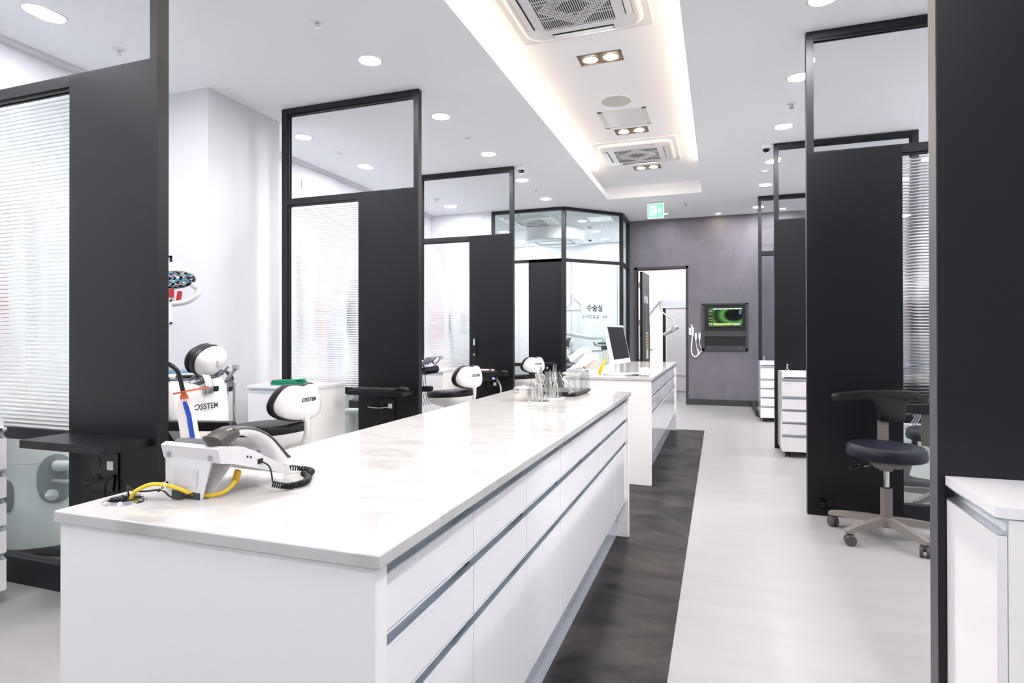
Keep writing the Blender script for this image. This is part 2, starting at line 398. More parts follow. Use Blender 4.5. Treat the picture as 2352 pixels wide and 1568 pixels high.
b = MB(LM); b.pad(spline2([(lw-.03, .62), (lw+.09, .72), (lw+.12, 1.05), (lw+.09, 1.38), (lw-.03, 1.48)], 4), -.035, .0, .01, 'y'); b.build('door_guard', BLACKP, leaf)
b = MB(LM); b.cyl((lw-.09, -.044, .92), (lw-.09, -.10, .92), .014, n=12); b.tube(spline([(lw-.09, -.095, .92), (lw-.03, -.1, .92), (lw+.06, -.1, .915)], 5), .011, 10); b.lathe([(.028, 0), (.028, .01)], (0, 0, 0), 16)
b.build('door_handle', CHROME, leaf)
for zz in (.72, 1.42, 2.1):
    b = MB(); b.cyl((.02, .142, zz-.05), (.02, .142, zz+.05), .011, n=10); b.box(.004, .128, zz-.048, .012, .15, zz+.048); b.build('hinge', BRASS, g)
# ================================================================ CEILING FITTINGS
def downlight(x, y, label, group, z=H, r=.092, glow=E_LED):
    t = thing('downlight', label, 'ceiling light', (x, y, z), 0, group)
    b = MB(); b.lathe([(r-.016, -.002), (r-.012, -.006), (r, -.004), (r+.002, 0), (r-.014, .0)], (0, 0, 0), 36); b.build('trim_ring', WHITEP, t)
    b = MB(); b.lathe([(r-.013, -.004), (r-.012, -.0005)], (0, 0, 0), 32); b.build('diffuser', glow, t)
    return t
ys = [-1.0, .2, 1.4, 2.58, 3.78, 4.965, 6.17, 7.36, 8.49]
n = 0
for y in ys:
    if y < 3.5: lb, gr = 'round white downlight over the left aisle nearer than the picture shows', 'downlights above the left of the viewer'
    else:
        lb = 'round lit downlight in the bare left ceiling beside the tray, %s from the camera' % ORD[n]; n += 1; gr = 'downlights along the left side of the tray'
    downlight(-2.425, y, lb, gr)
bays = [(-.2, None), (1.4, None), (2.58, 'round lit downlight at the top left corner, over the nearest left window'),
        (5.01, 'round lit downlight seen through the second screen, left of the pair'), (6.12, 'round lit downlight seen through the second screen, right of the pair'),
        (7.3, None), (8.47, 'round lit downlight seen through the upper pane of the third left screen')]
for y, lb in bays: downlight(-4.0 if y < 7 else -3.95, y, lb or 'round white downlight hidden over the left treatment bays', 'downlights over the left bays')
n = 0
for y in [-.8, .4, 1.6, 2.8, 3.99, 5.145, 6.317, 7.543, 8.69, 10.16]:
    if y < 3.9: lb, gr = 'round white downlight over the right aisle nearer than the picture shows', 'downlights above the right of the viewer'
    else: lb = 'round lit downlight over the right aisle, %s from the camera' % ORD[n]; n += 1; gr = 'downlights along the right aisle'
    downlight(.6, y, lb, gr)
for x, y in [(x, y) for x in (2.3, 3.0) for y in (2.4, 4.0, 5.4, 6.6, 7.8, 9.0)]: downlight(x, y, 'unseen round downlight added to brighten the right treatment bays', 'added downlights over the right bays')  # unseen lamps, added to brighten the right bays
E_WW = emit('wallwash_glow', (1.0, .86, .66), 55)
downlight(-.842, 10.2, 'small downlight just behind the green exit sign', 'small downlights by the end wall', r=.062)
downlight(.0, 10.48, 'small warm downlight washing the grey wall above the niche', 'small downlights by the end wall', r=.055, glow=E_WW)
downlight(.975, 10.42, 'small downlight seen through the top of the last right screens', 'small downlights by the end wall', r=.055)
for x, y, lb in ((-2.28, 10.35, 'nearest the glass door'), (-2.26, 11.48, 'behind the smoke detector'), (-2.26, 12.45, 'right of the dome camera'), (-2.89, 12.0, 'beside the round canopy'), (-4.03, 12.3, 'left of the round canopy'), (-4.05, 12.7, 'in the far left corner')):
    downlight(x, y, 'round downlight in the glazed operating room, '+lb, 'downlights in the operating room')
for x, y in ((-.9, 11.4), (.6, 11.8), (-.9, 12.4), (-.3, 11.9)): downlight(x, y, 'unseen round downlight brightening the room behind the grey wall', 'downlights behind the end wall')  # unseen lamps, some added only to brighten this room

def sprinkler(x, y, label):
    t = thing('sprinkler_head', label, 'sprinkler', (x, y, H), 0, 'ceiling sprinklers')
    b = MB(); b.lathe([(.04, 0), (.038, -.006), (.02, -.009)], n=24); b.build('escutcheon', WHITEP, t)
    b = MB(); b.lathe([(.014, -.009), (.014, -.02), (.007, -.022), (.006, -.036), (.018, -.038), (.018, -.041), (.004, -.042)], n=16)
    for s in (-1, 1): b.tube([(s*.011, 0, -.02), (s*.013, 0, -.03), (s*.004, 0, -.038)], .002, 6)
    b.build('nozzle', CHROME, t)
for x, y, lb in ((-4.0, 3.04, 'by the top left downlight'), (-2.44, 3.19, 'near the top of the picture'), (-3.97, 5.57, 'seen through the second left screen'),
                 (-2.42, 5.57, 'between the second and third left downlights'), (-3.95, 7.94, 'seen through the upper pane of the third left screen'), (-2.4, 7.9, 'between the fourth and fifth left downlights'),
                 (.608, 5.71, 'over the right aisle between two downlights'), (-.474, 9.48, 'right of the green exit sign'), (-3.17, 9.43, 'inside the glazed room beside the cassette unit')):
    sprinkler(x, y, 'small chrome sprinkler head '+lb)

def dome_camera(x, y, label, z=H, k=1.0):
    t = thing('dome_camera', label, 'security camera', (x, y, z))
    b = MB(); b.lathe([(.062*k, 0), (.062*k, -.014*k), (.056*k, -.04*k), (.036*k, -.048*k)], n=28); b.build('housing', WHITEP, t)
    b = MB(); b.lathe([(.037*k, -.04*k), (.035*k, -.058*k), (.027*k, -.072*k), (.014*k, -.08*k), (.002, -.082*k)], n=24); b.build('dome', BLACKG, t)
    b = MB(); b.cyl((0, -.02*k, -.056*k), (0, -.042*k, -.066*k), .011*k, n=14); b.build('lens', CHROME, t)
dome_camera(-2.24, 6.77, 'white dome camera on the ceiling at the corner of the third left screen')
dome_camera(.485, 6.87, 'white dome camera on the ceiling at the corner of the second right screen')
dome_camera(-2.53, 12.2, 'white dome camera inside the glazed operating room')
for x, y, lb in ((.53, 7.887, 'low white smoke detector over the right aisle behind the dome camera'), (-2.267, 10.93, 'round white smoke detector in the glazed operating room')):
    t = thing('smoke_detector', lb, 'smoke detector', (x, y, H))
    b = MB(); b.lathe([(.055, 0), (.055, -.014), (.048, -.02)], n=28); b.build('base', WHITEP, t)
    b = MB(); b.lathe([(.04, -.02), (.04, -.034), (.03, -.042), (.002, -.043)], n=24); b.build('sensor_head', LGREY, t)

# four-way cassette air conditioners
def cassette(x, y, z, label):
    t = thing('cassette_air_conditioner', label, 'air conditioner', (x, y, z), 0, 'ceiling cassette units')
    h = .473
    def rr(hx, hy, rad, k=5):
        out = []
        for cx, cy, a0 in ((hx-rad, hy-rad, 0), (-hx+rad, hy-rad, 90), (-hx+rad, -hy+rad, 180), (hx-rad, -hy+rad, 270)):
            for i in range(k+1): a = R(a0+90*i/k); out.append((cx+rad*math.cos(a), cy+rad*math.sin(a)))
        return out
    def ring(o, zz): return [(p[0], p[1], zz) for p in o]
    b = MB(); b.loft([ring(rr(h, h, .03), 0), ring(rr(h, h, .03), -.012), ring(rr(.425, .425, .10), -.014), ring(rr(.415, .415, .12), -.034), ring(rr(.39, .39, .11), -.042)])
    b.build('panel', WHITEP, t)
    b = MB(); b.box(-.25, -.25, -.0445, .25, .25, -.0415); b.build('grille_backing', BLACKP, t)
    b = MB()
    for i in range(35): xx = -.25+.5*i/34; b.box(xx-.0024, -.25, -.0475, xx+.0024, .25, -.0445)
    for yy in (-.25, -.232, -.12, -.08, .08, .12, .232, .25): b.box(-.25, yy-.002, -.0485, .25, yy+.002, -.0445)
    for i in range(-12, 13):
        yy = i*.0195; half = .235-abs(yy)
        inner = max(0, .115-abs(yy)*1.0)
        if half > inner+.01:
            b.box(-half, yy-.0022, -.0485, -inner, yy+.0022, -.0445); b.box(inner, yy-.0022, -.0485, half, yy+.0022, -.0445)
    for s1 in (-1, 1):
        for s2 in (-1, 1): b.tube([(0, s2*.235, -.047), (s1*.235, 0, -.047)], .003, 6)
    b.build('grille', WHITEP, t)
    b = MB(); fr = [(-.31, -.27, .31, -.25), (-.31, .25, .31, .27), (-.31, -.25, -.25, .25), (.25, -.25, .31, .25)]
    for q in fr: b.box(q[0], q[1], -.046, q[2], q[3], -.041)
    b.build('grille_frame', WHITEP, t)
    for k in range(4):
        M = Matrix.Rotation(R(90*k), 4, 'Z')
        b = MB(M); b.box(-.22, .318, -.0435, .22, .372, -.04); b.build('air_slot', BLACKP, t)
        b = MB(M @ Matrix.Translation((0, .348, -.045)) @ Matrix.Rotation(R(9), 4, 'X')); b.box(-.215, -.022, -.003, .215, .022, .002, .0015); b.build('vane', WHITEP, t)
    return t
cassette(-.905, 3.80, ZT, 'square white cassette air conditioner cut off by the top edge of the picture')
cassette(-.918, 7.22, ZT, 'square white cassette air conditioner at the far end of the ceiling tray')
cassette(-3.12, 10.03, H, 'square white cassette air conditioner inside the glazed operating room')

def twin_spot(y, label):
    t = thing('twin_spotlight', label, 'ceiling light', (-.882, y, ZT), 0, 'recessed twin spots in the tray')
    b = MB(); hx, hy = .174, .092
    for q in ((-hx, -hy, hx, -hy+.01), (-hx, hy-.01, hx, hy), (-hx, -hy, -hx+.01, hy), (hx-.01, -hy, hx, hy), (-.006, -hy, .006, hy)): b.box(q[0], q[1], -.003, q[2], q[3], .0)
    b.box(-hx, -hy, -.0012, hx, hy, -.0004)
    b.build('housing', BRONZE, t)
    for s in (-1, 1):
        l = MB(); l.lathe([(.058, -.003), (.062, -.006), (.066, -.003)], (s*.082, 0, 0), 28); rg = l.build('lamp_ring', BRONZE, t)
        l = MB(); l.lathe([(.05, -.0052), (.05, -.0015)], (s*.082, 0, 0), 28); l.build('lamp', E_WARM, rg)
twin_spot(2.9, 'warm twin spotlight in the tray above the top edge of the picture')
twin_spot(1.1, 'warm twin spotlight in the tray behind the viewer')
twin_spot(4.68, 'warm twin spotlight in the tray beside the nearest cassette unit')
twin_spot(6.46, 'warm twin spotlight in the tray between the hatch and far cassette unit')
twin_spot(7.94, 'warm twin spotlight in the tray beyond the far cassette unit')
t = thing('ceiling_speaker', 'round cream speaker grille flush in the ceiling tray', 'speaker', (-.905, 5.59, ZT))
b = MB(); b.lathe([(.142, 0), (.142, -.004), (.134, -.006), (.134, 0)], n=40); b.build('rim', WHITEP, t)
b = MB(); b.lathe([(.133, -.001), (.13, -.004), (.002, -.007)], n=40); b.build('grille', mat('speaker_mesh', 'C9C6C0', .7), t)
t = thing('access_hatch', 'square white access hatch in the ceiling tray', 'ceiling hatch', (-.895, 6.06, ZT))
b = MB(); hx, hy = .238, .24
for q in ((-hx, -hy, hx, -hy+.022), (-hx, hy-.022, hx, hy), (-hx, -hy, -hx+.045, hy), (hx-.045, -hy, hx, hy)): b.box(q[0], q[1], -.006, q[2], q[3], 0, .001)
b.build('frame', LGREY, t)
b = MB(); b.box(-hx+.05, -hy+.026, -.003, hx-.05, hy-.026, 0); b.build('door', WHITEP, t)
t = thing('access_hatch', 'white access hatch in the ceiling of the glazed operating room', 'ceiling hatch', (-1.95, 10.28, H))
b = MB(); b.box(-.24, -.22, -.005, -.21, .22, 0); b.box(.21, -.22, -.005, .24, .22, 0); b.build('frame', LGREY, t)
b = MB(); b.box(-.2, -.22, -.003, .2, .22, 0); b.build('door', WHITEP, t)
# round canopy in the operating room
t = thing('round_canopy', 'round white drum hanging from the operating room ceiling with a dark rectangular slot', 'ceiling canopy', (-2.98, 11.1, H))
b = MB(); b.lathe([(.56, 0), (.56, -.235), (.54, -.245), (.002, -.247)], n=56); b.build('drum', WHITEP, t)
b = MB()
for q in ((-.36, -.24, .36, -.215), (-.36, .215, .36, .24), (-.36, -.215, -.335, .215), (.335, -.215, .36, .215)): b.box(q[0], q[1], -.2495, q[2], q[3], -.2465)
b.build('slot', DARKG, t)
# exit sign
t = thing('exit_sign', 'lit green exit sign with a running figure and arrow hanging from the ceiling', 'sign', (-.905, 9.28, H))
b = MB(); b.box(-.165, -.04, -.022, .165, .04, 0, .004); b.build('mount', LGREY, t)
b = MB(); b.box(-.122, -.018, -.245, .122, .018, -.022, .004); b.build('housing', E_WHITE, t)
b = MB(); b.box(-.112, -.0195, -.235, .112, -.018, -.03); b.build('face', E_GREEN, t)
b = MB(); b.box(-.082, -.0205, -.2, .014, -.0195, -.055)
b.prism([(.02, -.12), (.055, -.12), (.04, -.092), (.058, -.092), (.098, -.132), (.058, -.172), (.04, -.172), (.055, -.144), (.02, -.144)], 'y', -.0205, -.0195)
b.prism([(-.1, -.208), (-.075, -.175), (-.09, -.165), (-.03, -.19), (-.04, -.208)], 'y', -.0205, -.0195)
b.build('pictogram', E_WHITE, t)
b = MB(); yq = -.0212
def limb(p): b.tube([(a, yq, z) for a, z in p], .0048, 6)
b.lathe([(.001, -.0004), (.009, 0), (.001, .0006)], (0, 0, 0), 12) if False else None
b.ball((-.018, yq, -.078), .009, .0015, .009, 12)
limb([(-.03, -.098), (-.044, -.135), (-.05, -.15)]); limb([(-.03, -.098), (-.055, -.102), (-.066, -.118)]); limb([(-.028, -.1), (-.012, -.116), (.004, -.114)])
limb([(-.048, -.148), (-.055, -.166), (-.085, -.166)]); limb([(-.046, -.146), (-.03, -.17), (-.012, -.195)])
b.build('running_figure', E_GREEN, t)
# ================================================================ DARK GLAZED SCREENS
def screen(Y, xa, d, wd, solid, label, group, shelf=True, sill=True, top_glass=True, outlet=None, floor_rail=.115):
    """a floor-to-ceiling screen in the plane y=Y; xa is its aisle end, d the way it runs (-1 left, +1 right)"""
    t = thing('dividing_screen', label, 'screen', (xa, Y, 0), 0, group)
    T = .029
    def bx(b, u0, u1, z0, z1, y0=-T, y1=T, bv=.0015):
        a, c2 = sorted((d*u0, d*u1)); b.box(a, y0, z0, c2, y1, z1, bv); return b
    if solid:
        bx(MB(), 0, solid, 0, 2.415).build('solid_panel', DARK, t)
        bx(MB(), 0, .045, 2.415, 3.18).build('post', DARKF, t)
    else:
        bx(MB(), 0, .047, 0, 3.18).build('post', DARKF, t)
    s0 = solid or .047
    bx(MB(), wd-.06, wd, 0, 3.18).build('post', DARKF, t)
    bx(MB(), 0, wd, 3.18, H-.001).build('top_rail', DARKF, t)
    bx(MB(), s0, wd-.06, 2.365, 2.415).build('middle_rail', DARKF, t)
    if sill: bx(MB(), s0, wd-.06, .70, .757).build('lower_rail', DARKF, t)
    bx(MB(), s0, wd-.06, 0, floor_rail).build('bottom_rail', DARKF, t)
    # glazing beads
    b = MB()
    for z0, z1, u0 in ((3.165, 3.18, .045), (2.415, 2.424, .045), (2.354, 2.365, s0)):
        for y in (-.019, .007): bx(b, u0, wd-.06, z0, z1, y, y+.012, 0)
    for y in (-.019, .007):
        bx(b, wd-.072, wd-.06, .757 if sill else floor_rail, 2.354, y, y+.012, 0); bx(b, wd-.072, wd-.06, 2.424, 3.165, y, y+.012, 0)
    b.build('glazing_bead', DARKF, t)
    bx(MB(), .045, wd-.06, 2.415, 3.18, -.004, .004, 0).build('upper_pane', GLASS, t)
    if sill:
        P = .0195; n = int((2.356-.757)/P); b = MB(); k = 6; prof = []
        for i in range(n):
            for j in range(k):
                q = j/k; prof.append((-.0045-.0036*math.sqrt(max(0, 1-(2*q-1)**2)), .757+P*(i+q)))
        prof.append((-.0045, .757+P*n)); u = sorted((d*s0, d*(wd-.06)))
        for i in range(2):
            y_of = (lambda p: p[0]) if i == 0 else (lambda p: .005)
            L = prof if i == 0 else [prof[0], prof[-1]]
            V = [[b.b.verts.new((x, y_of(p), p[1])) for p in L] for x in u]
            for j in range(len(L)-1):
                fv = (V[0][j], V[1][j], V[1][j+1], V[0][j+1]); b.b.faces.new(fv if i == 0 else fv[::-1])
        me_o = b_build_keep(b, 'ribbed_pane', RIBBED, t)
        bx(MB(), s0, wd-.06, floor_rail, .70, -.004, .004, 0).build('clear_pane', GLASSG, t)
    else:
        bx(MB(), s0, wd-.06, floor_rail, 2.365, -.004, .004, 0).build('clear_pane', pane_mat('smoked_pane_glass', 'EEF1F3', 1.2), t)
    if shelf:
        b = MB(); b.box(-.545, -.24, .717, -.035, -T, .7515, .0015); b.build('shelf', DARK, t)
    if outlet:
        u, z, ww, hh = outlet
        b = MB(); b.box(u-ww/2, -T-.008, z-hh/2, u+ww/2, -T, z+hh/2, .002); pl = b.build('outlet_plate', BLACKG, t)
        b = MB()
        for s in (-1, 1): b.lathe([(.022, 0), (.022, .002), (.018, .002), (.017, -.0), (.001, -.001)], (0, 0, 0), 18) if False else b.cyl((u-ww*.25, -T-.0105, z+s*hh*.22), (u-ww*.25, -T-.008, z+s*hh*.22), .021, n=18)
        b.build('socket', BLACKP, pl)
        b = MB(); b.box(u+ww*.12, -T-.011, z+hh*.05, u+ww*.34, -T-.008, z+hh*.28, .001); o = b.build('network_jack', PAPER, pl); o['label'] = 'white network jack'
    return t
def b_build_keep(b, name, mt, parent):
    me = bpy.data.meshes.new(name); b.b.to_mesh(me); b.b.free(); me.materials.append(mt); me.shade_smooth(); me.set_sharp_from_angle(angle=R(75))
    o = bpy.data.objects.new(name, me); C.objects.link(o); o.parent = parent; return o
GL, GR = 'left dividing screens', 'right dividing screens'
P1 = screen(1.959, -2.31, -1, 1.39, .55, 'dark glazed screen at the left edge of the picture, with an empty black shelf', GL, outlet=(-.31, .59, .17, .17), floor_rail=.125)
P2 = screen(4.369, -2.325, -1, 1.375, .575, 'dark glazed screen, second from the left edge, with a keyboard and mouse on its shelf', GL, outlet=(-.30, .585, .17, .17))
P3 = screen(6.739, -2.325, -1, 1.285, .57, 'dark glazed screen, third from the left edge, with a slim handpiece hung on its panel', GL, outlet=(-.27, .585, .17, .17))
RA = screen(1.929, .56, 1, 1.315, 1.255, 'dark floor-to-ceiling panel filling the right edge of the picture', GR, shelf=False, sill=False) if False else None
R1 = screen(4.43, .558, 1, 1.315, .555, 'dark glazed screen on the right behind the black saddle stool', GR, shelf=False)
R2 = screen(6.88, .558, 1, 1.315, .555, 'dark glazed screen on the right behind the nearer white drawer cart', GR, shelf=False)
R3 = screen(9.41, .55, 1, 1.32, 0, 'all-glass dark framed screen by the grey wall behind the farther white cart', GR, shelf=False, sill=False)
t = thing('outlet_box', 'black power outlet low on the right screen behind the stool', 'outlet', (.66, 4.401, .075))
b = MB(); b.box(-.05, -.012, -.045, .05, 0, .045, .003); b.build('plate', BLACKG, t)
b = MB(); b.cyl((-.015, -.015, 0), (-.015, -.012, 0), .02, n=16); b.build('socket', BLACKP, t)
# near right panel: solid up to the ceiling
t = thing('dividing_screen', 'tall dark solid panel filling the right edge of the picture', 'screen', (.56, 1.93, 0), 0, GR)
b = MB(); b.box(0, -.034, 0, 1.315, .034, H-.001, .0015); b.build('solid_panel', DARK, t)
b = MB(); b.box(-.0015, -.030, .02, .0005, .030, H-.02); b.build('edge_strip', mat('lit_side_tone', '4A474E', .45), t)  # side face painted lighter, for the light it catches

# ---------------------------------------------------------------- glazed operating room corner
gc = thing('glazed_corner', 'dark framed glass corner of the operating room at the end of the left bays', 'glass enclosure', (-2.31, 9.12, 0), kind='thing')
A, B_, D_, E_ = (-3.51, 9.12), (-2.31, 9.12), (-1.53, 9.93), (-1.53, YB-.02)
def along(b, p, q, z0, z1, th=.03, o0=0, o1=0):
    P, Q = Vector((*p, 0)), Vector((*q, 0)); dr = (Q-P).normalized(); nn = Vector((-dr.y, dr.x, 0))
    P = P+dr*o0; Q = Q-dr*o1
    b.loft([[P-nn*th+Vector((0, 0, z0)), P+nn*th+Vector((0, 0, z0)), P+nn*th+Vector((0, 0, z1)), P-nn*th+Vector((0, 0, z1))],
            [Q-nn*th+Vector((0, 0, z0)), Q+nn*th+Vector((0, 0, z0)), Q+nn*th+Vector((0, 0, z1)), Q-nn*th+Vector((0, 0, z1))]]); return b
def gpart(name, mt, *a, **k): b = MB(); along(b, *a, **k); return b.build(name, mt, gc, world=True)
for p, q in ((A, B_), (B_, D_), (D_, E_)):
    gpart('top_rail', DARKF, p, q, 3.18, H-.001); gpart('middle_rail', DARKF, p, q, 2.365, 2.415)
for (x, y), s in ((A, .03), (B_, .033), (D_, .03), (E_, .03)):
    b = MB(); b.box(x-s, y-s, 0, x+s, y+s, 3.18, .002); b.build('post', DARKF, gc, world=True)
gpart('solid_panel', DARK, (-2.885, 9.12), B_, 0, 2.415)
gpart('upper_pane', GLASSG, A, B_, 2.415, 3.18, .004, .03, .03); gpart('upper_pane', GLASSG, B_, D_, 2.415, 3.18, .004, .03, .03); gpart('upper_pane', GLASSG, D_, E_, 2.415, 3.18, .004, .03, .03)
gpart('side_pane', GLASSG, D_, E_, .05, 2.365, .004, .03, .03)
gpart('lower_rail', DARKF, (-3.48, 9.12), (-2.885, 9.12), .70, .757); gpart('bottom_rail', DARKF, (-3.48, 9.12), (-2.885, 9.12), 0, .115); gpart('bottom_rail', DARKF, D_, E_, 0, .05)
gpart('clear_pane', GLASSG, (-3.48, 9.12), (-2.885, 9.12), .115, .70, .004)
P = .0195; n = int((2.365-.757)/P); b = MB(); k = 6; prof = []
for i in range(n):
    for j in range(k): q = j/k; prof.append((9.1155-.0036*math.sqrt(max(0, 1-(2*q-1)**2)), .757+P*(i+q)))
for L in (prof, [(9.125, prof[0][1]), (9.125, prof[-1][1])]):
    V = [[b.b.verts.new((x+2.31, p[0]-9.12, p[1])) for p in L] for x in (-3.48, -2.885)]
    for j in range(len(L)-1):
        fv = (V[0][j], V[1][j], V[1][j+1], V[0][j+1]); b.b.faces.new(fv if L is prof else fv[::-1])
b_build_keep(b, 'ribbed_pane', RIBBED, gc)
b = MB(); b.box(-2.86, 8.88, .717, -2.35, 9.09, .7515, .0015); b.build('shelf', DARK, gc, world=True)
b = MB(); b.box(-2.70, 9.082, .5, -2.53, 9.09, .67, .002); b.build('outlet_plate', BLACKG, gc, world=True)
# frameless glass door in the diagonal, with its lettering
dv = Vector((D_[0]-B_[0], D_[1]-B_[1], 0)).normalized()
g = thing('door_2', 'frameless glass door of the operating room with dark Korean lettering', 'door', (*B_, 0), kind='structure')
dl = (Vector((*D_, 0))-Vector((*B_, 0))).length
def dpart(name, mt, u0, u1, z0, z1, th=.005, y=0):
    b = MB(frame_M((0, 0, 0), dv, (-dv.y, dv.x, 0))); b.box(u0, y-th, z0, u1, y+th, z1); return b.build(name, mt, g)
dpart('pane', GLASSG, .135, dl-.085, .012, 2.355)
dpart('fixed_pane', GLASSG, .035, .131, .012, 2.365); dpart('fixed_pane', GLASSG, dl-.08, dl-.03, .012, 2.365)
dpart('edge_strip', mat('glass_edge_green', '9FB8B2', .2), .131, .135, .012, 2.355); dpart('edge_strip', mat('glass_edge_grey', 'A9BAB6', .2), dl-.085, dl-.08, .012, 2.355)
dpart('patch_fitting', ALU, .14, .275, 2.31, 2.36, .012); dpart('patch_fitting', ALU, .14, .275, .012, .06, .012)
dpart('handle', CHROME, dl-.16, dl-.14, .85, 1.15, .012, -.03)
nrm = Vector((dv.y, -dv.x, 0))
def on_door(u, z): return frame_M(dv*u+nrm*.0065+Vector((0, 0, z)), dv, (0, 0, 1))
lettering('lettering', '수술실', .118, on_door(.582, 1.632), INK, g, bold=.0025)
lettering('lettering', '소아진료실 · VIP', .074, on_door(.582, 1.492), INK, g, bold=.0004)
b = MB(on_door(.582, 1.565)); b.box(-.022, -.003, 0, .022, .003, .0006); b.build('lettering_dash', MGREY, g)

# ================================================================ WHITE ISLANDS
ZC = .86
def island(x0, x1, y0, y1, n, which):
    tag((lambda b: b.build('countertop', QUARTZ))(MB().box(x0-.008, y0-.008, ZC-.024, x1+.012, y1+.008, ZC, .0035, 3)),
        'white quartz worktop along the %s island' % which, 'worktop')
    for (a, c2, wh) in ((y0, y0+.035, 'near'), (y1-.035, y1, 'far')):
        b = MB(); b.box(x0, a, .004, x1, c2, ZC-.0245, .001)
        tag(b.build('end_panel', SATINW), 'white side panel closing the %s end of the %s island' % (wh, which), 'panel', 'island side panels')
    b = MB(); b.box(x0+.02, y0+.036, .002, x1-.072, y1-.036, .212); tag(b.build('plinth', mat('plinth_gloss_grey', 'C4C9D2', .12, coat=.3)), 'pale grey recessed plinth under the drawers of the %s island' % which, 'plinth')
    cw = (y1-y0-.072)/n
    root = thing('drawer_cabinet', 'x', 'cabinet', (x1-.012, y0+.036, .215), 0, 'drawer units of the %s island' % which)
    z = lambda v: v-.215
    b = MB(); b.box(-(x1-x0)+.02, .001, 0, -.052, cw-.001, z(ZC-.0245)); b.build('carcass', SATINW, root)
    for nm, za, zb in (('drawer', .71, .803), ('drawer', .58, .683), ('door', .222, .553)):
        b = MB(); b.box(-.022, .0018, z(za), 0, cw-.0018, z(zb), .0012); fr = b.build(nm, GLOSSW, root)
        hz = z(zb); top = z(.8355 if zb > .8 else (.709 if zb > .6 else .579))
        # pressed aluminium finger channel above the front
        b = MB(); pr = [(-.0005, hz+.0005), (-.0005, hz+.003), (-.010, hz+.0045)]
        for i in range(7):
            a = R(-80+i*160/6); pr.append((-.019-.017*math.cos(a), (hz+top)/2+.011*math.sin(a)))
        pr += [(-.006, top-.0015), (-.0005, top-.001), (-.0005, top), (-.05, top), (-.05, hz+.0005)]
        b.prism(pr, 'y', .0008, cw-.0008); b.build('handle_channel', ALU, fr, angle=50)
        b = MB(); b.box(-.002, .0018, hz-.0045, .0008, cw-.0018, hz+.0012); b.box(-.003, .0018, top-.0035, .0004, cw-.0018, top); b.build('edge_trim', EDGE, fr)  # lip strips painted pale for the reflection along the aluminium edge
        b = MB()
        for yy in (.0002, cw-.0072): b.prism([(-.014, hz+.0012), (-.014, hz+.006), (-.034, top-.008), (-.04, top-.004), (-.046, top-.004), (-.046, hz+.0012)], 'y', yy, yy+.007)
        b.build('channel_end', BLACKP, fr)
    for i in range(n):
        lb = 'white gloss drawer unit of the %s island, %s' % (which, ORD[i]+' from the camera')
        if i == 0: root['label'] = lb
        else: dup(root, (x1-.012, y0+.036+cw*i, .215), label=lb)
island(-1.218, -.508, .806, 3.58, 7, 'nearer')
island(-1.218, -.508, 4.81, 7.755, 7, 'farther')
# ================================================================ ON THE NEAR ISLAND
def yellow(): pass
# cable grommet
t = thing('cable_grommet', 'round chrome cable grommet set in the near worktop', 'grommet', (-1.155, .892, ZC))
b = MB(); b.lathe([(.041, 0), (.0405, .003), (.033, .0065), (.030, .0055), (.030, .0005)], n=40); b.build('ring', CHROME, t)
b = MB(); b.lathe([(.0302, .001), (.0302, .0045), (.001, .005)], n=32); b.build('cap', mat('grommet_cap', '8D8E92', .15, metal=1), t)
b = MB()
for s in (-1, 1): b.lathe([(.001, .0052), (.011, .0053), (.001, .0056)], (s*.0175, s*.003, 0), 18)
b.build('cable_hole', BLACKP, t)
# desk telephone: back towards the viewer
ph = thing('desk_telephone', 'grey desk telephone seen from behind on the near worktop, with a coiled cord', 'telephone', (-1.045, .955, ZC), R(-3))
# side profile (y, z): y=0 back, .19 front
W0, W1 = -.083, .083
b = MB(); b.prism([(-.008, .108), (.004, .113), (.06, .102), (.19, .034), (.196, .026), (.185, .018), (.03, .072), (.0, .078)], 'x', W0, W1); b.build('body', LGREY, ph, angle=30)
b = MB(); b.prism([(.012, .1125), (.062, .1045), (.066, .098), (.012, .108)], 'x', W0+.012, W1-.055); b.prism([(.012, .1125), (.02, .118), (.05, .114), (.062, .104)], 'x', W0+.016, W1-.062); b.build('display', DARKG, ph)
b = MB(); b.prism([(.07, .0985), (.17, .0462), (.172, .0485), (.073, .1010)], 'x', W0+.012, W1-.06); kp = b.build('keypad', MGREY, ph)
b = MB()
for i in range(4):
    for j in range(5):
        yy = .08+.018*j; zz = .0985-(yy-.07)*.523+.0015; b.box(W0+.02+i*.021, yy, zz, W0+.036+i*.021, yy+.011, zz+.004, .001)
b.build('key', DARKG, kp)
b = MB()                                      # folded stand: back plate and two webs
def plate(y0, y1, t_, zt): b.loft([[(x, (y1 if z else y0)+s_, z*zt) for x, z in ((-.070, 0), (.034, 0), (.058, 1), (-.074, 1))] for s_ in (0, t_)])
plate(-.006, -.004, .004, .082); plate(.010, .052, .004, .070)
b.loft([[(x, -.002, z) for x, z in ((.005, 0), (.009, 0), (.012, .07), (.008, .07))], [(x, y, z) for x, y, z in ((.005, .012, 0), (.009, .012, 0), (.012, .052, .066), (.008, .052, .066))]])
b.loft([[(x, -.004, z) for x, z in ((-.070, 0), (-.066, 0), (-.070, .08), (-.074, .08))], [(x, y, z) for x, y, z in ((-.070, .012, 0), (-.066, .012, 0), (-.070, .052, .068), (-.074, .052, .068))]])
b.build('stand', LGREY, ph)
b = MB(); b.box(-.045, -.0075, .024, .022, -.0055, .062, .001); b.build('stand_recess', mat('grey_recess', 'CDCBCD', .5), ph)
b = MB(); b.box(-.05, -.0078, -.0, .03, -.0045, .014); b.build('notch_shade_box', DARKG, ph)  # dark box in place of an opening, its shade put into the colour
b = MB()
for xx in (-.066, .055): b.box(xx, -.0095, .083, xx+.008, -.006, .094, .001)
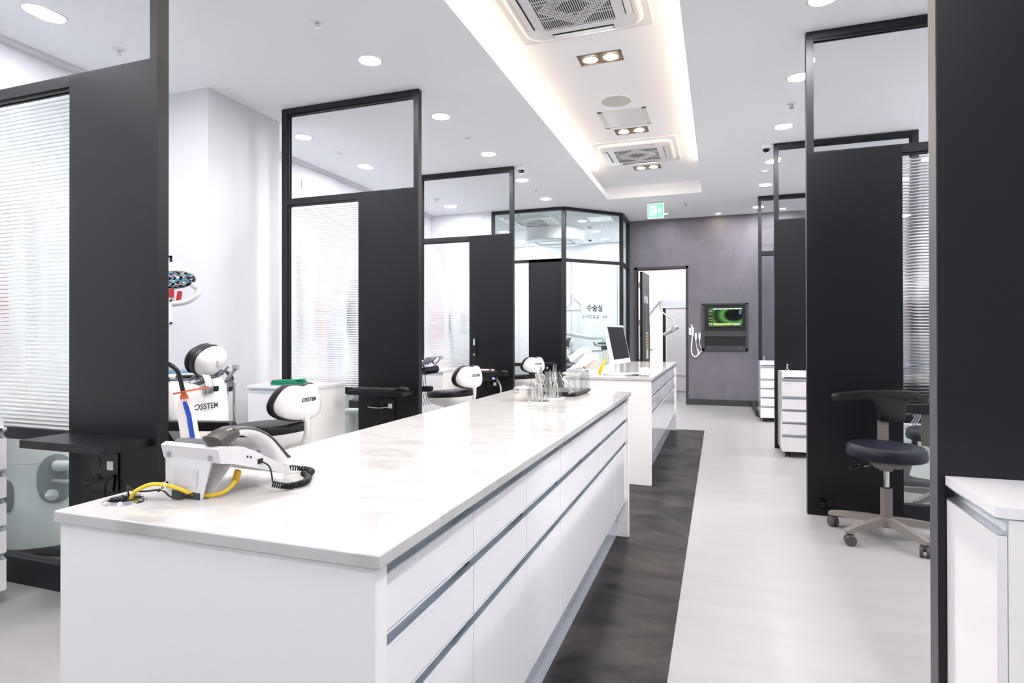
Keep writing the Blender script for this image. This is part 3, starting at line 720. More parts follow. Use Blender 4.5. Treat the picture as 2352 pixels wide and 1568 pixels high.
b.build('mount_slot', MGREY, ph)
b = MB()
for yy in (.068, .077): b.cyl((W1-.001, yy, .080-(yy-.068)*.35), (W1+.0006, yy, .080-(yy-.068)*.35), .0026, n=10)
b.box(W1-.002, .096, .058, W1+.0008, .111, .069); b.build('jack', BLACKP, ph)
# handset: arched receiver lying on the right side
hs = [(p.x, p.y) for p in spline([(.010, .112, 0), (.03, .127, 0), (.06, .134, 0), (.10, .126, 0), (.14, .103, 0), (.17, .068, 0), (.184, .045, 0)], 4)]
HN = len(hs)-1
def hring(i, grow, top=False):
    y, z = hs[i]; q = i/HN; a = hs[max(i-1, 0)]; c2 = hs[min(i+1, HN)]; ty, tz = c2[0]-a[0], c2[1]-a[1]; L = math.hypot(ty, tz); ny, nz = -tz/L, ty/L
    if i == 0: ny, nz = -.5, .87
    th = .0092+.0138*abs(2*q-1)**2.5+grow; wd_ = .0225+.003*abs(2*q-1)**2+grow; out = []
    for k in range(20):
        g = 2*math.pi*k/20; cx = math.copysign(abs(math.cos(g))**.6, math.cos(g)); sz = math.copysign(abs(math.sin(g))**.6, math.sin(g))
        if top: sz = .62+.38*max(0, sz) if sz > 0 else .62
        out.append((.053+wd_*cx, y+ny*th*sz, z+nz*th*sz))
    return out
b = MB(); b.loft([hring(i, 0) for i in range(HN+1)]); hand = b.build('handset', LGREY, ph, angle=60)
b = MB(); b.loft([hring(i, .0016, True) for i in range(6, HN+1)]); b.build('handset_back', mat('handset_charcoal', '3A3838', .3), hand, angle=60)
b = MB(); y, z = hs[0]; b.loft([[(.053+(p[0]-.053)*k, y-.012*(1-k)-.002+(p[1]-y)*k, z+(p[2]-z)*k) for p in hring(0, .002)] for k in (.2, .75, .95)]+[hring(i, .002) for i in range(0, 8)]); b.build('earpiece_cap', mat('handset_cap', '4A4644', .25), hand, angle=60)
# coiled handset cord
def coil(path, rad, wire, turns, n=16):
    pts = spline(path, 24); L = [0]
    for a, c2 in zip(pts, pts[1:]): L.append(L[-1]+(c2-a).length)
    out = []; N = turns*n; k = 0; nn = Vector((0, 0, 1))
    for i in range(N+1):
        s = L[-1]*i/N
        while k < len(L)-2 and L[k+1] < s: k += 1
        f_ = (s-L[k])/max(1e-9, L[k+1]-L[k]); p = pts[k].lerp(pts[k+1], f_); T = (pts[min(k+1, len(pts)-1)]-pts[k]).normalized()
        nn = (nn-T*nn.dot(T)).normalized(); bb = T.cross(nn); a = 2*math.pi*i/n
        out.append(p+nn*math.cos(a)*rad+bb*math.sin(a)*rad)
    return out
b = MB(); b.tube(coil([(.122, .098, .018), (.140, .125, .0085), (.150, .165, .0085), (.128, .205, .0085), (.098, .222, .012)], .0058, .0017, 34, 14), .0018, 6)
b.tube(spline([(.083, .104, .063), (.105, .108, .052), (.122, .1, .022)], 6), .0018, 8)
b.tube(coil([(.102, .235, .008), (.088, .262, .0085), (.05, .272, .009), (.03, .25, .014)], .0058, .0017, 17, 14), .0018, 6)
b.tube(spline([(.098, .222, .012), (.108, .23, .008), (.102, .235, .008)], 5), .002, 6); b.tube(spline([(.03, .25, .014), (.03, .232, .025), (.045, .2, .034)], 5), .0018, 6)
b.build('coiled_cord', BLACKP, ph)
# curing light in its charger behind the phone
cl = thing('curing_light', 'white curing light with blue stripe and orange shield behind the near telephone', 'curing light', (-1.159, 1.067, ZC), R(34))
b = MB(); b.loft([[(x*k, y*k*1.0, z) for x, y in [(-.045, -.04), (.045, -.04), (.05, .0), (.04, .045), (-.04, .045), (-.05, 0)]] for k, z in ((.62, 0), (.62, .014), (.54, .028), (.46, .036))]); b.build('charger', CREAM, cl, angle=40)
tl = Matrix.Translation((.0, 0, .036)) @ Matrix.Rotation(R(-9), 4, 'Y') @ Matrix.Rotation(R(-4), 4, 'X')
b = MB(tl); b.loft([[(x*kx, y*ky, z) for x, y in [(-.017, -.012), (.012, -.014), (.017, -.006), (.017, .010), (.010, .014), (-.014, .014)]] for kx, ky, z in ((.8, .8, 0), (1.02, 1, .01), (1.0, 1, .12), (.95, .95, .136), (.62, .7, .158))]); b.build('body', CREAM, cl, angle=30)
b = MB(tl); b.loft([[(x, y, z) for x, y in ((a0, -.0152), (a1, -.0152), (a1, -.0105), (a0, -.0105))] for z, a0, a1 in ((.001, .0035, .0135), (.12, .0025, .0128), (.137, .0, .0105), (.152, -.001, .006))]); b.build('stripe', BLUE, cl)
b = MB(tl); b.lathe([(.009, .157), (.009, .166), (.006, .168), (.006, .176)], n=16); b.build('collar', mat('amber_collar', 'C98A4A', .2), cl)
b = MB(tl @ Matrix.Translation((.006, 0, .173)) @ Matrix.Rotation(R(-2), 4, 'Y')); b.lathe([(.001, 0), (.038, .0), (.0395, .0018), (.038, .0035), (.001, .0035)], (.012, 0, 0), 36, 1.0, .8); b.build('shield', ORANGEC, cl)
b = MB(tl @ Matrix.Translation((.006, 0, .173))); b.tube([(.012+.039*math.cos(a), .0312*math.sin(a), .0018) for a in [2*math.pi*i/36 for i in range(36)]], .0014, 6, closed=True); b.build('shield_rim', mat('orange_rim', 'D2694C', .3), cl)
b = MB(tl); b.tube(spline([(0, 0, .166), (-.002, 0, .2), (-.005, 0, .224), (-.014, 0, .238), (-.026, 0, .249)], 5), [.0052]*20+[.0045], 12); b.build('light_guide', BLACKG, cl)
# cables from the grommet
t = thing('network_cable', 'yellow network cable running from the chrome grommet under the near telephone', 'cable', (-1.14, .895, ZC))
p0 = Vector((-1.14, .895, ZC))
def rel(pts, o): return [tuple(Vector(p)-o) for p in pts]
b = MB(); b.tube(spline(rel([(-1.141, .893, .864), (-1.134, .897, .880), (-1.115, .915, .8915), (-1.088, .927, .8905), (-1.062, .938, .882), (-1.036, .950, .8695), (-1.012, .962, .866), (-.992, .982, .868), (-.983, .998, .879), (-.981, 1.006, .889)], p0), 7), .0041, 10); b.build('cord', YELLOW, t)
b = MB(Matrix.Translation(Vector((-.980, 1.010, .898))-p0) @ Matrix.Rotation(R(18), 4, 'Y')); b.box(-.006, -.005, -.014, .006, .005, .014, .001); b.build('plug', mat('yellow_plug', 'C79A28', .35), t)
t = thing('power_lead', 'thin black lead twisted around the yellow cable beside the grommet', 'cable', (-1.14, .9, ZC)); p0 = Vector((-1.14, .9, ZC))
b = MB(); b.tube(spline(rel([(-1.146, .893, .863), (-1.150, .894, .884), (-1.157, .899, .889), (-1.150, .906, .878), (-1.13, .918, .876), (-1.10, .93, .878), (-1.07, .925, .868), (-1.05, .932, .864), (-1.035, .945, .872)], p0), 8), .0019, 8)
b.tube(spline(rel([(-1.105, .926, .876), (-1.112, .955, .889), (-1.13, .985, .90), (-1.145, 1.02, .89), (-1.16, 1.04, .88)], p0), 6), .0024, 8); b.build('cord', BLACKP, t)
b = MB()
for dx in (-.006, 0, .006): b.tube([(-1.085+dx-p0.x, .926-p0.y+.006*math.cos(a), .8865-ZC+.0065*math.sin(a)) for a in [2*math.pi*i/14 for i in range(14)]], .0008, 5, closed=True)
b.build('cable_tie', PAPER, t)

# steel canister
t = thing('steel_canister', 'round brushed steel canister with lid beside the clear cups of pliers', 'canister', (-.965, 2.965, ZC))
b = MB(); b.lathe([(.052, 0), (.054, .003), (.054, .048)], n=40); b.build('body', STEEL, t)
b = MB(); b.lathe([(.057, .046), (.058, .049), (.058, .065), (.055, .069), (.003, .07)], n=40); b.tube([(-.02, 0, .07), (-.016, 0, .078), (.016, 0, .078), (.02, 0, .07)], .002, 8); b.build('lid', STEEL, t)
# pliers
def pliers_mesh(kind, opening):
    b = MB()
    for s in (-1, 1):
        k = opening
        b.tube(spline([(s*(.011+k), 0, 0), (s*(.014+k), 0, .03), (s*(.011+k*.6), 0, .065), (-s*.002, 0, .095), (-s*.004, 0, .11)], 5), [.0032]*12+[.0036]*8+[.004], 8, flat=.8)
        if kind == 0: b.tube(spline([(-s*.004, 0, .105), (-s*.004, 0, .122), (-s*.001, 0, .146)], 4), [.0042, .004, .0038, .0035, .003, .0026, .002, .0014, .001], 8)
        elif kind == 1: b.tube(spline([(-s*.004, 0, .105), (-s*.006, 0, .118), (-s*.0015, .006, .132)], 4), [.0045, .0046, .0046, .0045, .004, .0036, .003, .0025, .002], 8)
        else: b.tube(spline([(-s*.004, 0, .105), (-s*.003, 0, .135), (-s*.001, 0, .176)], 4), [.0036, .003, .0028, .0024, .002, .0018, .0014, .001, .0007], 8)
    b.cyl((0, -.0055, .1), (0, .0055, .1), .0065, n=16)
    return b
protos = []
def pliers(i, label, group, loc, rot):
    kind = i % 3
    o = pliers_mesh(kind, random.uniform(0, .006)).build('orthodontic_pliers', STEEL)
    o.location = loc; o.rotation_euler = rot; tag(o, label, 'pliers', group); return o
def cup(x, y, lb, n, glab, group, rad=.052):
    t = thing('acrylic_cup', lb, 'holder', (x, y, ZC))
    b = MB(); b.lathe([(.002, 0), (rad+.012, 0), (rad+.014, .002), (rad+.012, .004), (.002, .004)], n=40); b.build('base', mat('frosted_acrylic', 'E6E8EA', .2), t)
    b = MB(); b.lathe([(rad, .004), (rad, .112), (rad-.003, .112), (rad-.003, .006), (.002, .006)], n=40); b.build('wall', ACRYL, t)
    for i in range(n):
        a = 2*math.pi*i/n+.4; rr_ = rad*.50*(1 if i % 3 else .35)
        pliers(i+(0 if rad > .05 else 1), glab, group, (x+rr_*math.cos(a), y+rr_*math.sin(a), ZC+.008), (R(random.uniform(-6, 6)), R(random.uniform(-6, 6)), random.uniform(0, 3.1)))
cup(-.862, 2.91, 'clear acrylic cup of pliers nearer the camera, beside the steel canister', 9, 'steel pliers standing in the nearer clear cup', 'pliers in the nearer cup')
cup(-.846, 3.115, 'clear acrylic cup of pliers just in front of the clear box', 6, 'steel pliers standing in the farther clear cup beside the clear box', 'pliers in the farther cup', .047)
t = thing('bent_pliers', 'open pair of bent steel pliers leaning against the clear box', 'pliers', (-.775, 3.15, ZC+.055), 0)
b = MB()
for k in range(3): b.tube(spline([(-.035+.004*k, .0, .05), (-.01+.006*k, .0, .02), (.006+.007*k, .0, -.01), (.004+.009*k, -.004, -.036+.004*k)], 5), [.0034]*15+[.0026], 8)
b.build('jaw', STEEL, t); b = MB(); b.tube([(-.035, 0, .05), (-.05, 0, .085)], [.004, .0012], 8); b.build('tip', STEEL, t)
# clear display box with a dark base and round mirrors inside
cb = thing('clear_display_box', 'clear acrylic box on a dark base at the far end of the near worktop', 'box', (-.83, 3.36, ZC), R(-4))
b = MB(); b.box(-.095, -.15, .006, .095, .15, .024, .001); b.box(-.08, -.135, 0, .08, .135, .006); b.build('base', mat('dark_walnut_base', '2A2322', .35), cb)
b = MB()
hx, hy, zt = .09, .145, .135
for q in ((-hx, -hy, -hx+.003, hy), (hx-.003, -hy, hx, hy), (-hx+.003, -hy, hx-.003, -hy+.003), (-hx+.003, hy-.003, hx-.003, hy)): b.box(q[0], q[1], .024, q[2], q[3], zt)
b.build('cover', ACRYL, cb)
b = MB(); b.box(-hx, -hy, zt, hx, hy, zt+.003); b.build('lid', ACRYL, cb)
for i in range(3):
    o = thing('round_retainer', 'round clear plastic case inside the acrylic box, %s from the camera' % ORD[i], 'case', (-.80+.02*i, 3.28+.05*i, ZC+.0245), R(35))
    b = MB(Matrix.Translation((0, 0, .041)) @ Matrix.Rotation(R(78), 4, 'X')); b.lathe([(.002, -.008), (.038, -.008), (.04, -.004), (.04, .006), (.037, .008), (.002, .008)], n=28); b.build('case_shell', ACRYL, o)
    b = MB(Matrix.Translation((0, 0, .041)) @ Matrix.Rotation(R(78), 4, 'X')); b.tube([(.0395*math.cos(2*math.pi*k/28), .0395*math.sin(2*math.pi*k/28), 0) for k in range(28)], .0012, 6, closed=True); b.build('case_rim', MGREY, o)
# flat instrument tray lying between the cups
t = thing('instrument_tray', 'small steel tray of loose instruments behind the cups of pliers', 'tray', (-1.07, 3.43, ZC), R(20))
b = MB(); b.box(-.10, -.06, 0, .10, .06, .003, .001)
for q in ((-.10, -.06, -.097, .06), (.097, -.06, .10, .06), (-.10, -.06, .10, -.057), (-.10, .057, .10, .06)): b.box(q[0], q[1], .003, q[2], q[3], .022)
b.build('body', STEEL, t)
o = pliers_mesh(0, .004).build('orthodontic_pliers', STEEL); o.location = (-1.10, 3.40, ZC+.03); o.rotation_euler = (R(90), R(0), R(70)); tag(o, 'steel pliers lying across the small steel tray', 'pliers')
# ================================================================ TREATMENT BAYS
LOGO = 'OSSTEM'
def logo(parent, M, size, fit=None):
    # the wordmark: slanted capitals, the first S tall, a small ring after the M
    o = lettering('logo', LOGO, size, M @ Matrix.Translation((0, 0, .0008)), INK, parent, shear=.22, bold=size*.018, spacing=1.02)
    if fit:
        for v in o.data.vertices: v.co = fit(v.co)
    b = MB(M @ Matrix.Translation((size*2.08, size*.42, .001)))
    b.tube([(size*.09*math.cos(2*math.pi*i/14), size*.09*math.sin(2*math.pi*i/14), 0) for i in range(14)], size*.022, 5, closed=True); b.build('logo_ring', INK, parent)
def dental_chair(loc, label, tray=(-.28, .27, .955), rz=0, light=True, tray_rz=0):
    t = thing('dental_chair', label, 'dental chair', loc, rz, 'dental chairs in the bays')
    # floor plate and pedestal
    b = MB(); b.pad(spline2([(-1.25, -.42), (-.55, -.50), (-.2, -.3), (-.15, .1), (-.35, .25), (-1.1, .25), (-1.3, 0)], 5), .002, .05, .015); b.build('base_plate', DARKG, t)
    b = MB(); b.loft([[(-.68+rx*math.cos(a), .02+ry*math.sin(a), z) for a in [2*math.pi*k/28 for k in range(28)]] for z, rx, ry in ((.05, .36, .17), (.12, .34, .16), (.3, .26, .13), (.42, .3, .17), (.46, .34, .19))]); b.build('pedestal', WHITEP, t)
    # unit column beside the chair
    cx, cy = -.85, -.27
    b = MB(); b.loft([[(cx+rx*math.cos(a), cy+ry*math.sin(a), z) for a in [2*math.pi*k/40 for k in range(40)]] for z, rx, ry in ((.05, .375, .35), (.08, .38, .355), (.5, .385, .36), (.503, .379, .354), (.507, .379, .354), (.51, .385, .36), (.74, .37, .345), (.79, .34, .31), (.8, .2, .18))])
    col_ = b.build('unit_column', WHITEP, t, angle=30)
    def onc(ang, z, r=1.0): return (cx+.387*r*math.cos(R(ang)), cy+.362*r*math.sin(R(ang)), z)
    def patch(name, a0, zc, wa, hz, mt, parent, lift=1.012, shape=0):
        b = MB(); rings = []
        for k in (1.0, .8, .5, .1):
            L = lift if k < 1 else 1.001
            rings.append([onc(a0+wa*k*math.copysign(abs(math.cos(q))**(.6 if shape else 1), math.cos(q)), zc+hz*k*math.copysign(abs(math.sin(q))**(.8), math.sin(q)), L) for q in [2*math.pi*i/28 for i in range(28)]])
        b.loft(rings); return b.build(name, mt, parent)
    pr = patch('recess_panel', -34, .42, 13, .135, MGREY, col_); patch('control_panel', -70, .34, 7, .088, mat('control_grey', '5E6468', .35), col_, shape=1)
    b = MB(); p = Vector(onc(-34, .49)); b.tube([p, p+Vector((.3, .05, .012))], .03, 18); b.build('suction_pipe', WHITEP, col_)
    b = MB(); p = Vector(onc(-36, .41)); b.tube([p, p+Vector((.09, -.005, .004)), p+Vector((.2, .0, .01))], [.011, .011, .018], 12); b.build('hose_connector', LGREY, col_)
    b = MB(Matrix.Translation(onc(-37, .335, 1.02)) @ Matrix.Rotation(R(-37), 4, 'Z')); b.ball((0, 0, 0), .02, .032, .032, 18); b.box(.014, -.028, -.005, .024, .028, .005, .002); b.build('round_knob', WHITEP, col_)
    b = MB()
    for z in (.315, .288): p = Vector(onc(-70, z)); q = Vector(onc(-70, z, 1.09)); b.cyl(p, q, .009, n=12)
    p = onc(-70, .37, 1.005); b.box(p[0]-.012, p[1]-.012, .355, p[0]+.012, p[1]+.004, .39, .002); b.build('knob', BLACKP, col_)
    # seat and leg rest
    b = MB(); b.pad(spline2([(-.02, .22), (-.3, .25), (-.75, .24), (-1.2, .2), (-1.38, .12), (-1.38, -.12), (-1.2, -.2), (-.75, -.24), (-.3, -.25), (-.02, -.22)], 4), .50, .575, .03); b.build('seat', LEATHER, t)
    b = MB(); b.pad(spline2([(.0, .23), (-.3, .26), (-.75, .25), (-1.2, .21), (-1.4, .12), (-1.4, -.12), (-1.2, -.21), (-.75, -.25), (-.3, -.26), (.0, -.23)], 4), .455, .505, .02); b.build('seat_shell', WHITEP, t)
    # backrest: white rear shell, black cushion in front
    half = [(0, .905), (.06, .918), (.13, .936), (.18, .935), (.215, .905), (.225, .84), (.222, .76), (.20, .67), (.16, .58), (.10, .525), (0, .51)]
    out = [(y, z) for y, z in half]+[(-y, z) for y, z in half[-2:0:-1]]; out = spline2(out, 4)
    zc = .73
    def shell(k, x, bow): return [(x-bow*((y*k)**2)*3.2-.25*(z-zc)*.45*0+(.06-(z-zc)*.16), y*k, zc+(z-zc)*k) for y, z in out]
    b = MB(); b.loft([shell(1.0, -.065, .35), shell(1.015, -.045, .35), shell(1.0, -.022, .35), shell(.93, -.006, .35), shell(.75, .004, .35), shell(.45, .006, .35), shell(.1, .007, .35)]); bs = b.build('back_shell', WHITEP, t)
    b = MB(); b.loft([shell(.2, -.15, .35), shell(.7, -.148, .35), shell(.95, -.138, .35), shell(1.05, -.115, .35), shell(1.06, -.085, .35), shell(1.03, -.062, .35), shell(.5, -.06, .35)]); b.build('back_cushion', LEATHER, t)
    LM_ = frame_M((.0685, -.005, .785), (0, 1, .0), (-.16, 0, 1))
    logo(bs, LM_ @ Matrix.Translation((-.016, 0, .002)), .046, lambda p: Vector((.0690-(p.z-.73)*.16-1.12*p.y*p.y, p.y, p.z)))
    b = MB(); b.tube(spline([(.055, 0, .86), (.062, 0, .90), (.045, 0, .945), (.02, 0, .985)], 5), .028, 12, flat=.35); b.build('headrest_bracket', ALU, t)
    b = MB(); b.box(.055, .03, .868, .068, .062, .9, .004); b.build('bracket_socket', BLACKP, t)
    HM = Matrix.Translation((.015, .045, 1.05)) @ Matrix.Rotation(R(22), 4, 'X') @ Matrix.Rotation(R(14), 4, 'Y')
    oval = [(.112*math.cos(a), .092*math.sin(a)*(1+.1*math.cos(2*a))) for a in [2*math.pi*k/32 for k in range(32)]]
    b = MB(HM); b.loft([[(x, y*k, z*k) for y, z in oval] for x, k in ((-.012, .97), (.0, 1.0), (.02, .97), (.042, .82), (.056, .55), (.06, .1))]); hs_ = b.build('headrest_shell', WHITEP, t)
    b = MB(HM); b.box(.055, -.012, -.022, .066, .012, .022, .005); b.build('release_button', LGREY, hs_)
    b = MB(HM); b.loft([[(x, y*k, z*k) for y, z in oval] for x, k in ((-.105, .2), (-.1, .7), (-.09, .92), (-.075, 1.0), (-.062, .97), (-.056, .93), (-.05, .98), (-.03, 1.03), (-.012, 1.02), (-.008, .8))]); b.build('headrest_cushion', LEATHER, t)
    # arm pad
    b = MB(Matrix.Translation((.1, -.2, .70)) @ Matrix.Rotation(R(14), 4, 'Z')); b.pad(spline2([(-.48, -.03), (.2, -.034), (.262, -.022), (.268, .02), (.2, .034), (-.48, .03)], 4), -.024, .026, .018); b.build('armrest', LEATHER, t)
    b = MB(); b.cyl((-.12, -.255, .42), (-.12, -.255, .68), .014); b.tube([(.09, -.2, .68), (.09, -.2, .56), (-.1, -.22, .5), (-.2, -.22, .5)], .012, 12); b.build('armrest_support', CHROME, t)
    b = MB()
    for dy in (0, .06): b.cyl((-.05, .24+dy, .3), (-.05, .24+dy, .9), .009, n=12)
    b.box(-.12, .18, .3, .0, .34, .34, .01); b.build('tray_stand', CHROME, t)
    # instrument table
    TM = Matrix.Translation(tray) @ Matrix.Rotation(tray_rz, 4, 'Z')
    b = MB(TM); b.pad(spline2([(-.46, -.17), (-.12, -.19), (-.05, -.1), (-.05, .12), (-.12, .19), (-.46, .17), (-.52, 0)], 5), -.045, .0, .02); tb = b.build('instrument_table', WHITEP, t)
    b = MB(TM); b.tube([(-.28, 0, -.04), (-.28, 0, -.12), (-.42, -.1, -.16), (-.62, -.4, -.17)], .026, 14); b.build('table_arm', WHITEP, t)
    b = MB(TM); b.pad(spline2([(-.44, -.14), (-.14, -.15), (-.12, .14), (-.44, .14)], 4), .004, .012, .003); b.build('glass_tray', TRAYG, tb)
    for i, (px, py, rr_, hh) in enumerate(((-.36, -.09, .026, .045), (-.3, .02, .022, .05), (-.22, -.06, .036, .05))):
        b = MB(TM); b.lathe([(.002, .012), (rr_, .012), (rr_, .012+hh), (rr_-.002, .012+hh), (rr_-.002, .015), (.002, .015)], (px, py, 0), 24); b.build('glass_cup', ACRYL, tb)
    b = MB(TM); b.box(-.43, -.1, .013, -.37, -.02, .11, .004); b.build('cotton_dispenser', WHITEP, tb)
    b = MB(TM); b.tube(spline([(-.30, -.25, .0), (-.1, -.26, .005), (-.02, -.24, -.02), (.03, -.2, -.06), (.05, 0, -.075), (.03, .2, -.06), (-.02, .24, -.02), (-.1, .26, .0), (-.3, .24, 0)], 6), .017, 10, flat=.55); b.tube([(-.02, -.18, -.012), (.0, 0, -.014), (-.02, .18, -.012)], .012, 8); b.build('tray_handle', mat('navy_gloss_plastic', '1A1C28', .12), t)
    b = MB(TM); b.loft([[(.05+x, y, -.085+z) for x, z in ((-.04, .02), (.03, .03), (.045, -.01), (.02, -.045), (-.03, -.04))] for y in (-.12, .17)]); hb = b.build('handpiece_holder', mat('navy_gloss_holder', '181A26', .15), t)
    for i in range(5):
        y = -.085+i*.052; b = MB(TM); b.tube([(-.02, y, -.04), (.05, y+.004, .01), (.085, y+.008, .045)], [.008, .009, .008], 10); b.tube(spline([(-.02, y, -.05), (-.05, y, -.16), (-.02, y+.01, -.36), (.02, y, -.45)], 5), .005, 8); b.build('handpiece', mat('handpiece_grey', 'A8A9B4', .3), hb)
        b = MB(TM); b.ball((.048, y-.03, -.06), .006, n=10); b.build('indicator', E_BLUE, hb)
    b = MB(TM); b.tube([(.05, .15, -.05), (.1, .17, .02)], .012, 12); b.lathe([(.018, 0), (.022, .004), (.024, .03), (.019, .03), (.017, .008)], (.107, .173, .018), 20); b.build('suction_tip', mat('tip_grey', 'B4B2BA', .35), hb)
    # chair monitor on a post
    b = MB(); b.cyl((-1.0, -.3, .78), (-1.0, -.3, 1.95), .026); b.build('post', WHITEP, t)
    b = MB(Matrix.Translation((-.55, -.06, 1.36)) @ Matrix.Rotation(R(20), 4, 'Z')); b.box(-.012, -.2, -.14, .012, .2, .14, .005); mo = b.build('monitor', BLACKG, t)
    b = MB(); b.tube([(-1.0, -.3, 1.36), (-.75, -.26, 1.36), (-.57, -.067, 1.36)], .016, 10); b.build('monitor_arm', WHITEP, t)
    if light:
        lx, ly, lz = -.34, .11, 1.55
        b = MB(); b.tube([(-1.0, -.3, 1.93), (-.72, -.30, 1.70), (-.52, .0, 1.72), (-.42, .08, 1.66)], .022, 12); b.build('light_arm', WHITEP, t)
        LMx = Matrix.Translation((lx, ly, lz)) @ Matrix.Rotation(R(-18), 4, 'X') @ Matrix.Rotation(R(-17), 4, 'Y')
        b = MB(LMx); b.lathe([(.126, .003), (.128, 0), (.135, .004), (.13, .018), (.105, .05), (.075, .074), (.03, .082), (.002, .083)], (0, 0, 0), 40, 1.0, .8, cap=False); b.tube([(-.02, 0, .08), (-.1, -.05, .12)], [.05, .04], 14); lh = b.build('light_head', WHITEP, t)
        b = MB(LMx)
        for i in range(-5, 5):
            for j in range(-4, 4):
                x, y = (i+.5)*.024, (j+.5)*.022
                if (x/.118)**2+(y/.094)**2 < 1: a_ = random.uniform(-.35, .35); c_ = random.uniform(-.35, .35); b.poly([(x+sx*.0118, y+sy*.0108, -.002+a_*sx*.01+c_*sy*.01+.008) for sx, sy in ((-1, -1), (1, -1), (1, 1), (-1, 1))])
        b.build('mirror_facets', mat('mirror', 'E8E8EA', .03, metal=1), lh, angle=5)
        b = MB(LMx); b.lathe([(.127, .004), (.002, .02)], (0, 0, 0), 40, 1.0, .8, cap=False); b.build('reflector', mat('reflector_dark', '2C2D36', .15, metal=.6), lh)
        b = MB(Matrix.Translation((lx-.07, ly-.09, lz-.055)) @ Matrix.Rotation(R(18), 4, 'Y') @ Matrix.Rotation(R(-14), 4, 'X')); b.pad(spline2([(-.12, -.03), (.06, -.035), (.085, 0), (.06, .035), (-.12, .03)], 5), -.016, .018, .012); b.build('lower_housing', WHITEP, lh)
        b = MB(); b.tube(spline([(lx+.125, ly+.02, lz-.03), (lx+.155, ly+.03, lz-.045), (lx+.15, ly+.03, lz-.09), (lx+.1, ly+.0, lz-.135), (lx+.02, ly-.03, lz-.15)], 6), .0185, 14); b.ball((lx+.15, ly+.03, lz-.04), .026); b.build('light_handle', WHITEP, lh)
        b = MB(); b.cyl((lx+.04, ly-.01, lz-.14), (lx+.045, ly, lz-.07), .014, n=14); b.build('red_grip', RED, lh)
    return t
def stool(loc, rz, label):
    t = thing('dental_stool', label, 'stool', loc, rz, 'white backed stools in the left bays')
    o = spline2([(-.285, 0), (-.255, .11), (-.13, .185), (.0, .2), (.12, .175), (.19, .10), (.2, 0), (.19, -.10), (.12, -.175), (0, -.2), (-.13, -.185), (-.255, -.11)], 4)
    tilt = Matrix.Translation((-.02, 0, .6)) @ Matrix.Rotation(R(-4), 4, 'Y')
    b = MB(tilt); b.pad(o, -.012, .055, .026); b.build('seat_cushion', LEATHER, t)
    def sc(k, z, dx=0): return [(x*k+dx, y*k, z) for x, y in o]
    b = MB(tilt); b.loft([sc(.99, -.008), sc(.985, -.03), sc(.9, -.06, .01), sc(.72, -.085, .02), sc(.55, -.1, .025)]); b.build('seat_shell', WHITEP, t)
    b = MB(tilt); b.lathe([(.12, -.085), (.11, -.115), (.07, -.12)], (.025, 0, 0), 24); b.build('mechanism', LGREY, t)
    b = MB(); b.cyl((.02, 0, .12), (.02, 0, .5), .02); b.build('gas_column', CHROME, t)
    b = MB(); b.cyl((.02, 0, .09), (.02, 0, .3), .03); b.build('column_cover', BLACKP, t)
    for i in range(5):
        a = 2*math.pi*i/5+.3; d = Vector((math.cos(a), math.sin(a), 0))
        b = MB(); b.tube([Vector((.02, 0, .105))+d*.02, Vector((.02, 0, .085))+d*.26], [.028, .018], 10, flat=.7); lg = b.build('base_leg', WHITEP, t)
        c_ = Vector((.02, 0, 0))+d*.255; b = MB(); n_ = Vector((-d.y, d.x, 0))
        for s in (-1, 1): b.cyl(c_+n_*s*.008+Vector((0, 0, .028)), c_+n_*s*.024+Vector((0, 0, .028)), .028, n=18)
        b.cyl(c_+Vector((0, 0, .03)), c_+Vector((0, 0, .075)), .01, n=10); b.build('caster', CASTER, lg)
    b = MB(); b.tube(spline([(.06, 0, .50), (.15, 0, .505), (.225, 0, .535), (.262, 0, .60), (.268, 0, .67), (.262, 0, .73)], 6), .0165, 14); b.build('back_post', CREAM, t)
    half = [(0, .105), (.05, .115), (.1, .114), (.145, .09), (.185, .035), (.203, -.02), (.19, -.07), (.14, -.105), (.07, -.122), (0, -.126)]
    q = spline2(half+[(-u, w_) for u, w_ in half[-2:0:-1]], 4); zc = .80
    q = [(u*.93, w_*.88) for u, w_ in q]
    def ring(k, x): return [(.255+x-1.5*(u*k)**2-.08*(w_*k), u*k, zc+w_*k) for u, w_ in q]
    b = MB(); b.loft([ring(.97, -.03), ring(.985, -.012), ring(.96, .004), ring(.85, .014), ring(.5, .02), ring(.1, .021)]); bs = b.build('back_shell', WHITEP, t)
    b = MB(); b.loft([ring(.2, -.085), ring(.8, -.08), ring(1.0, -.066), ring(1.065, -.045), ring(1.06, -.022), ring(1.0, -.012), ring(.4, -.012)]); b.build('back_cushion', LEATHER, t)
    b = MB(); b.box(.247, -.022, .68, .277, .022, .716, .008); b.build('post_cap', CREAM, t)
    LMs = frame_M((.2755-1.5*.0+.0012, .03, .815), (-.2, 1, 0), (-.08, 0, 1))
    lo = MB(); lo.b.free()
    o_ = lettering('logo', LOGO, .034, Matrix(), INK, bs, shear=.22, bold=.0005)
    for v in o_.data.vertices:
        u = v.co.x+.012; w_ = v.co.y+.012; v.co = (.255+.0178+.006*max(0, 1-(abs(u)/.16)**2)*1.0-1.5*u*u*.97-.08*w_+.0012+v.co.z, u, zc+w_)
    return t
CH = (-2.9, 2.72, 0)
dental_chair(CH, 'dental chair with black headrest in the first left bay, beside the column')
dental_chair((-2.9, 5.13, 0), 'dental chair mostly hidden behind the second left screen', tray=(.06, .28, .94))
dental_chair((-2.95, 7.53, 0), 'dental chair almost hidden behind the third left screen')
OPC = dental_chair((-2.75, 11.3, 0), 'dental chair in the glazed operating room behind the monitor', tray=(.75, -.05, 1.06), light=False, tray_rz=R(-78))
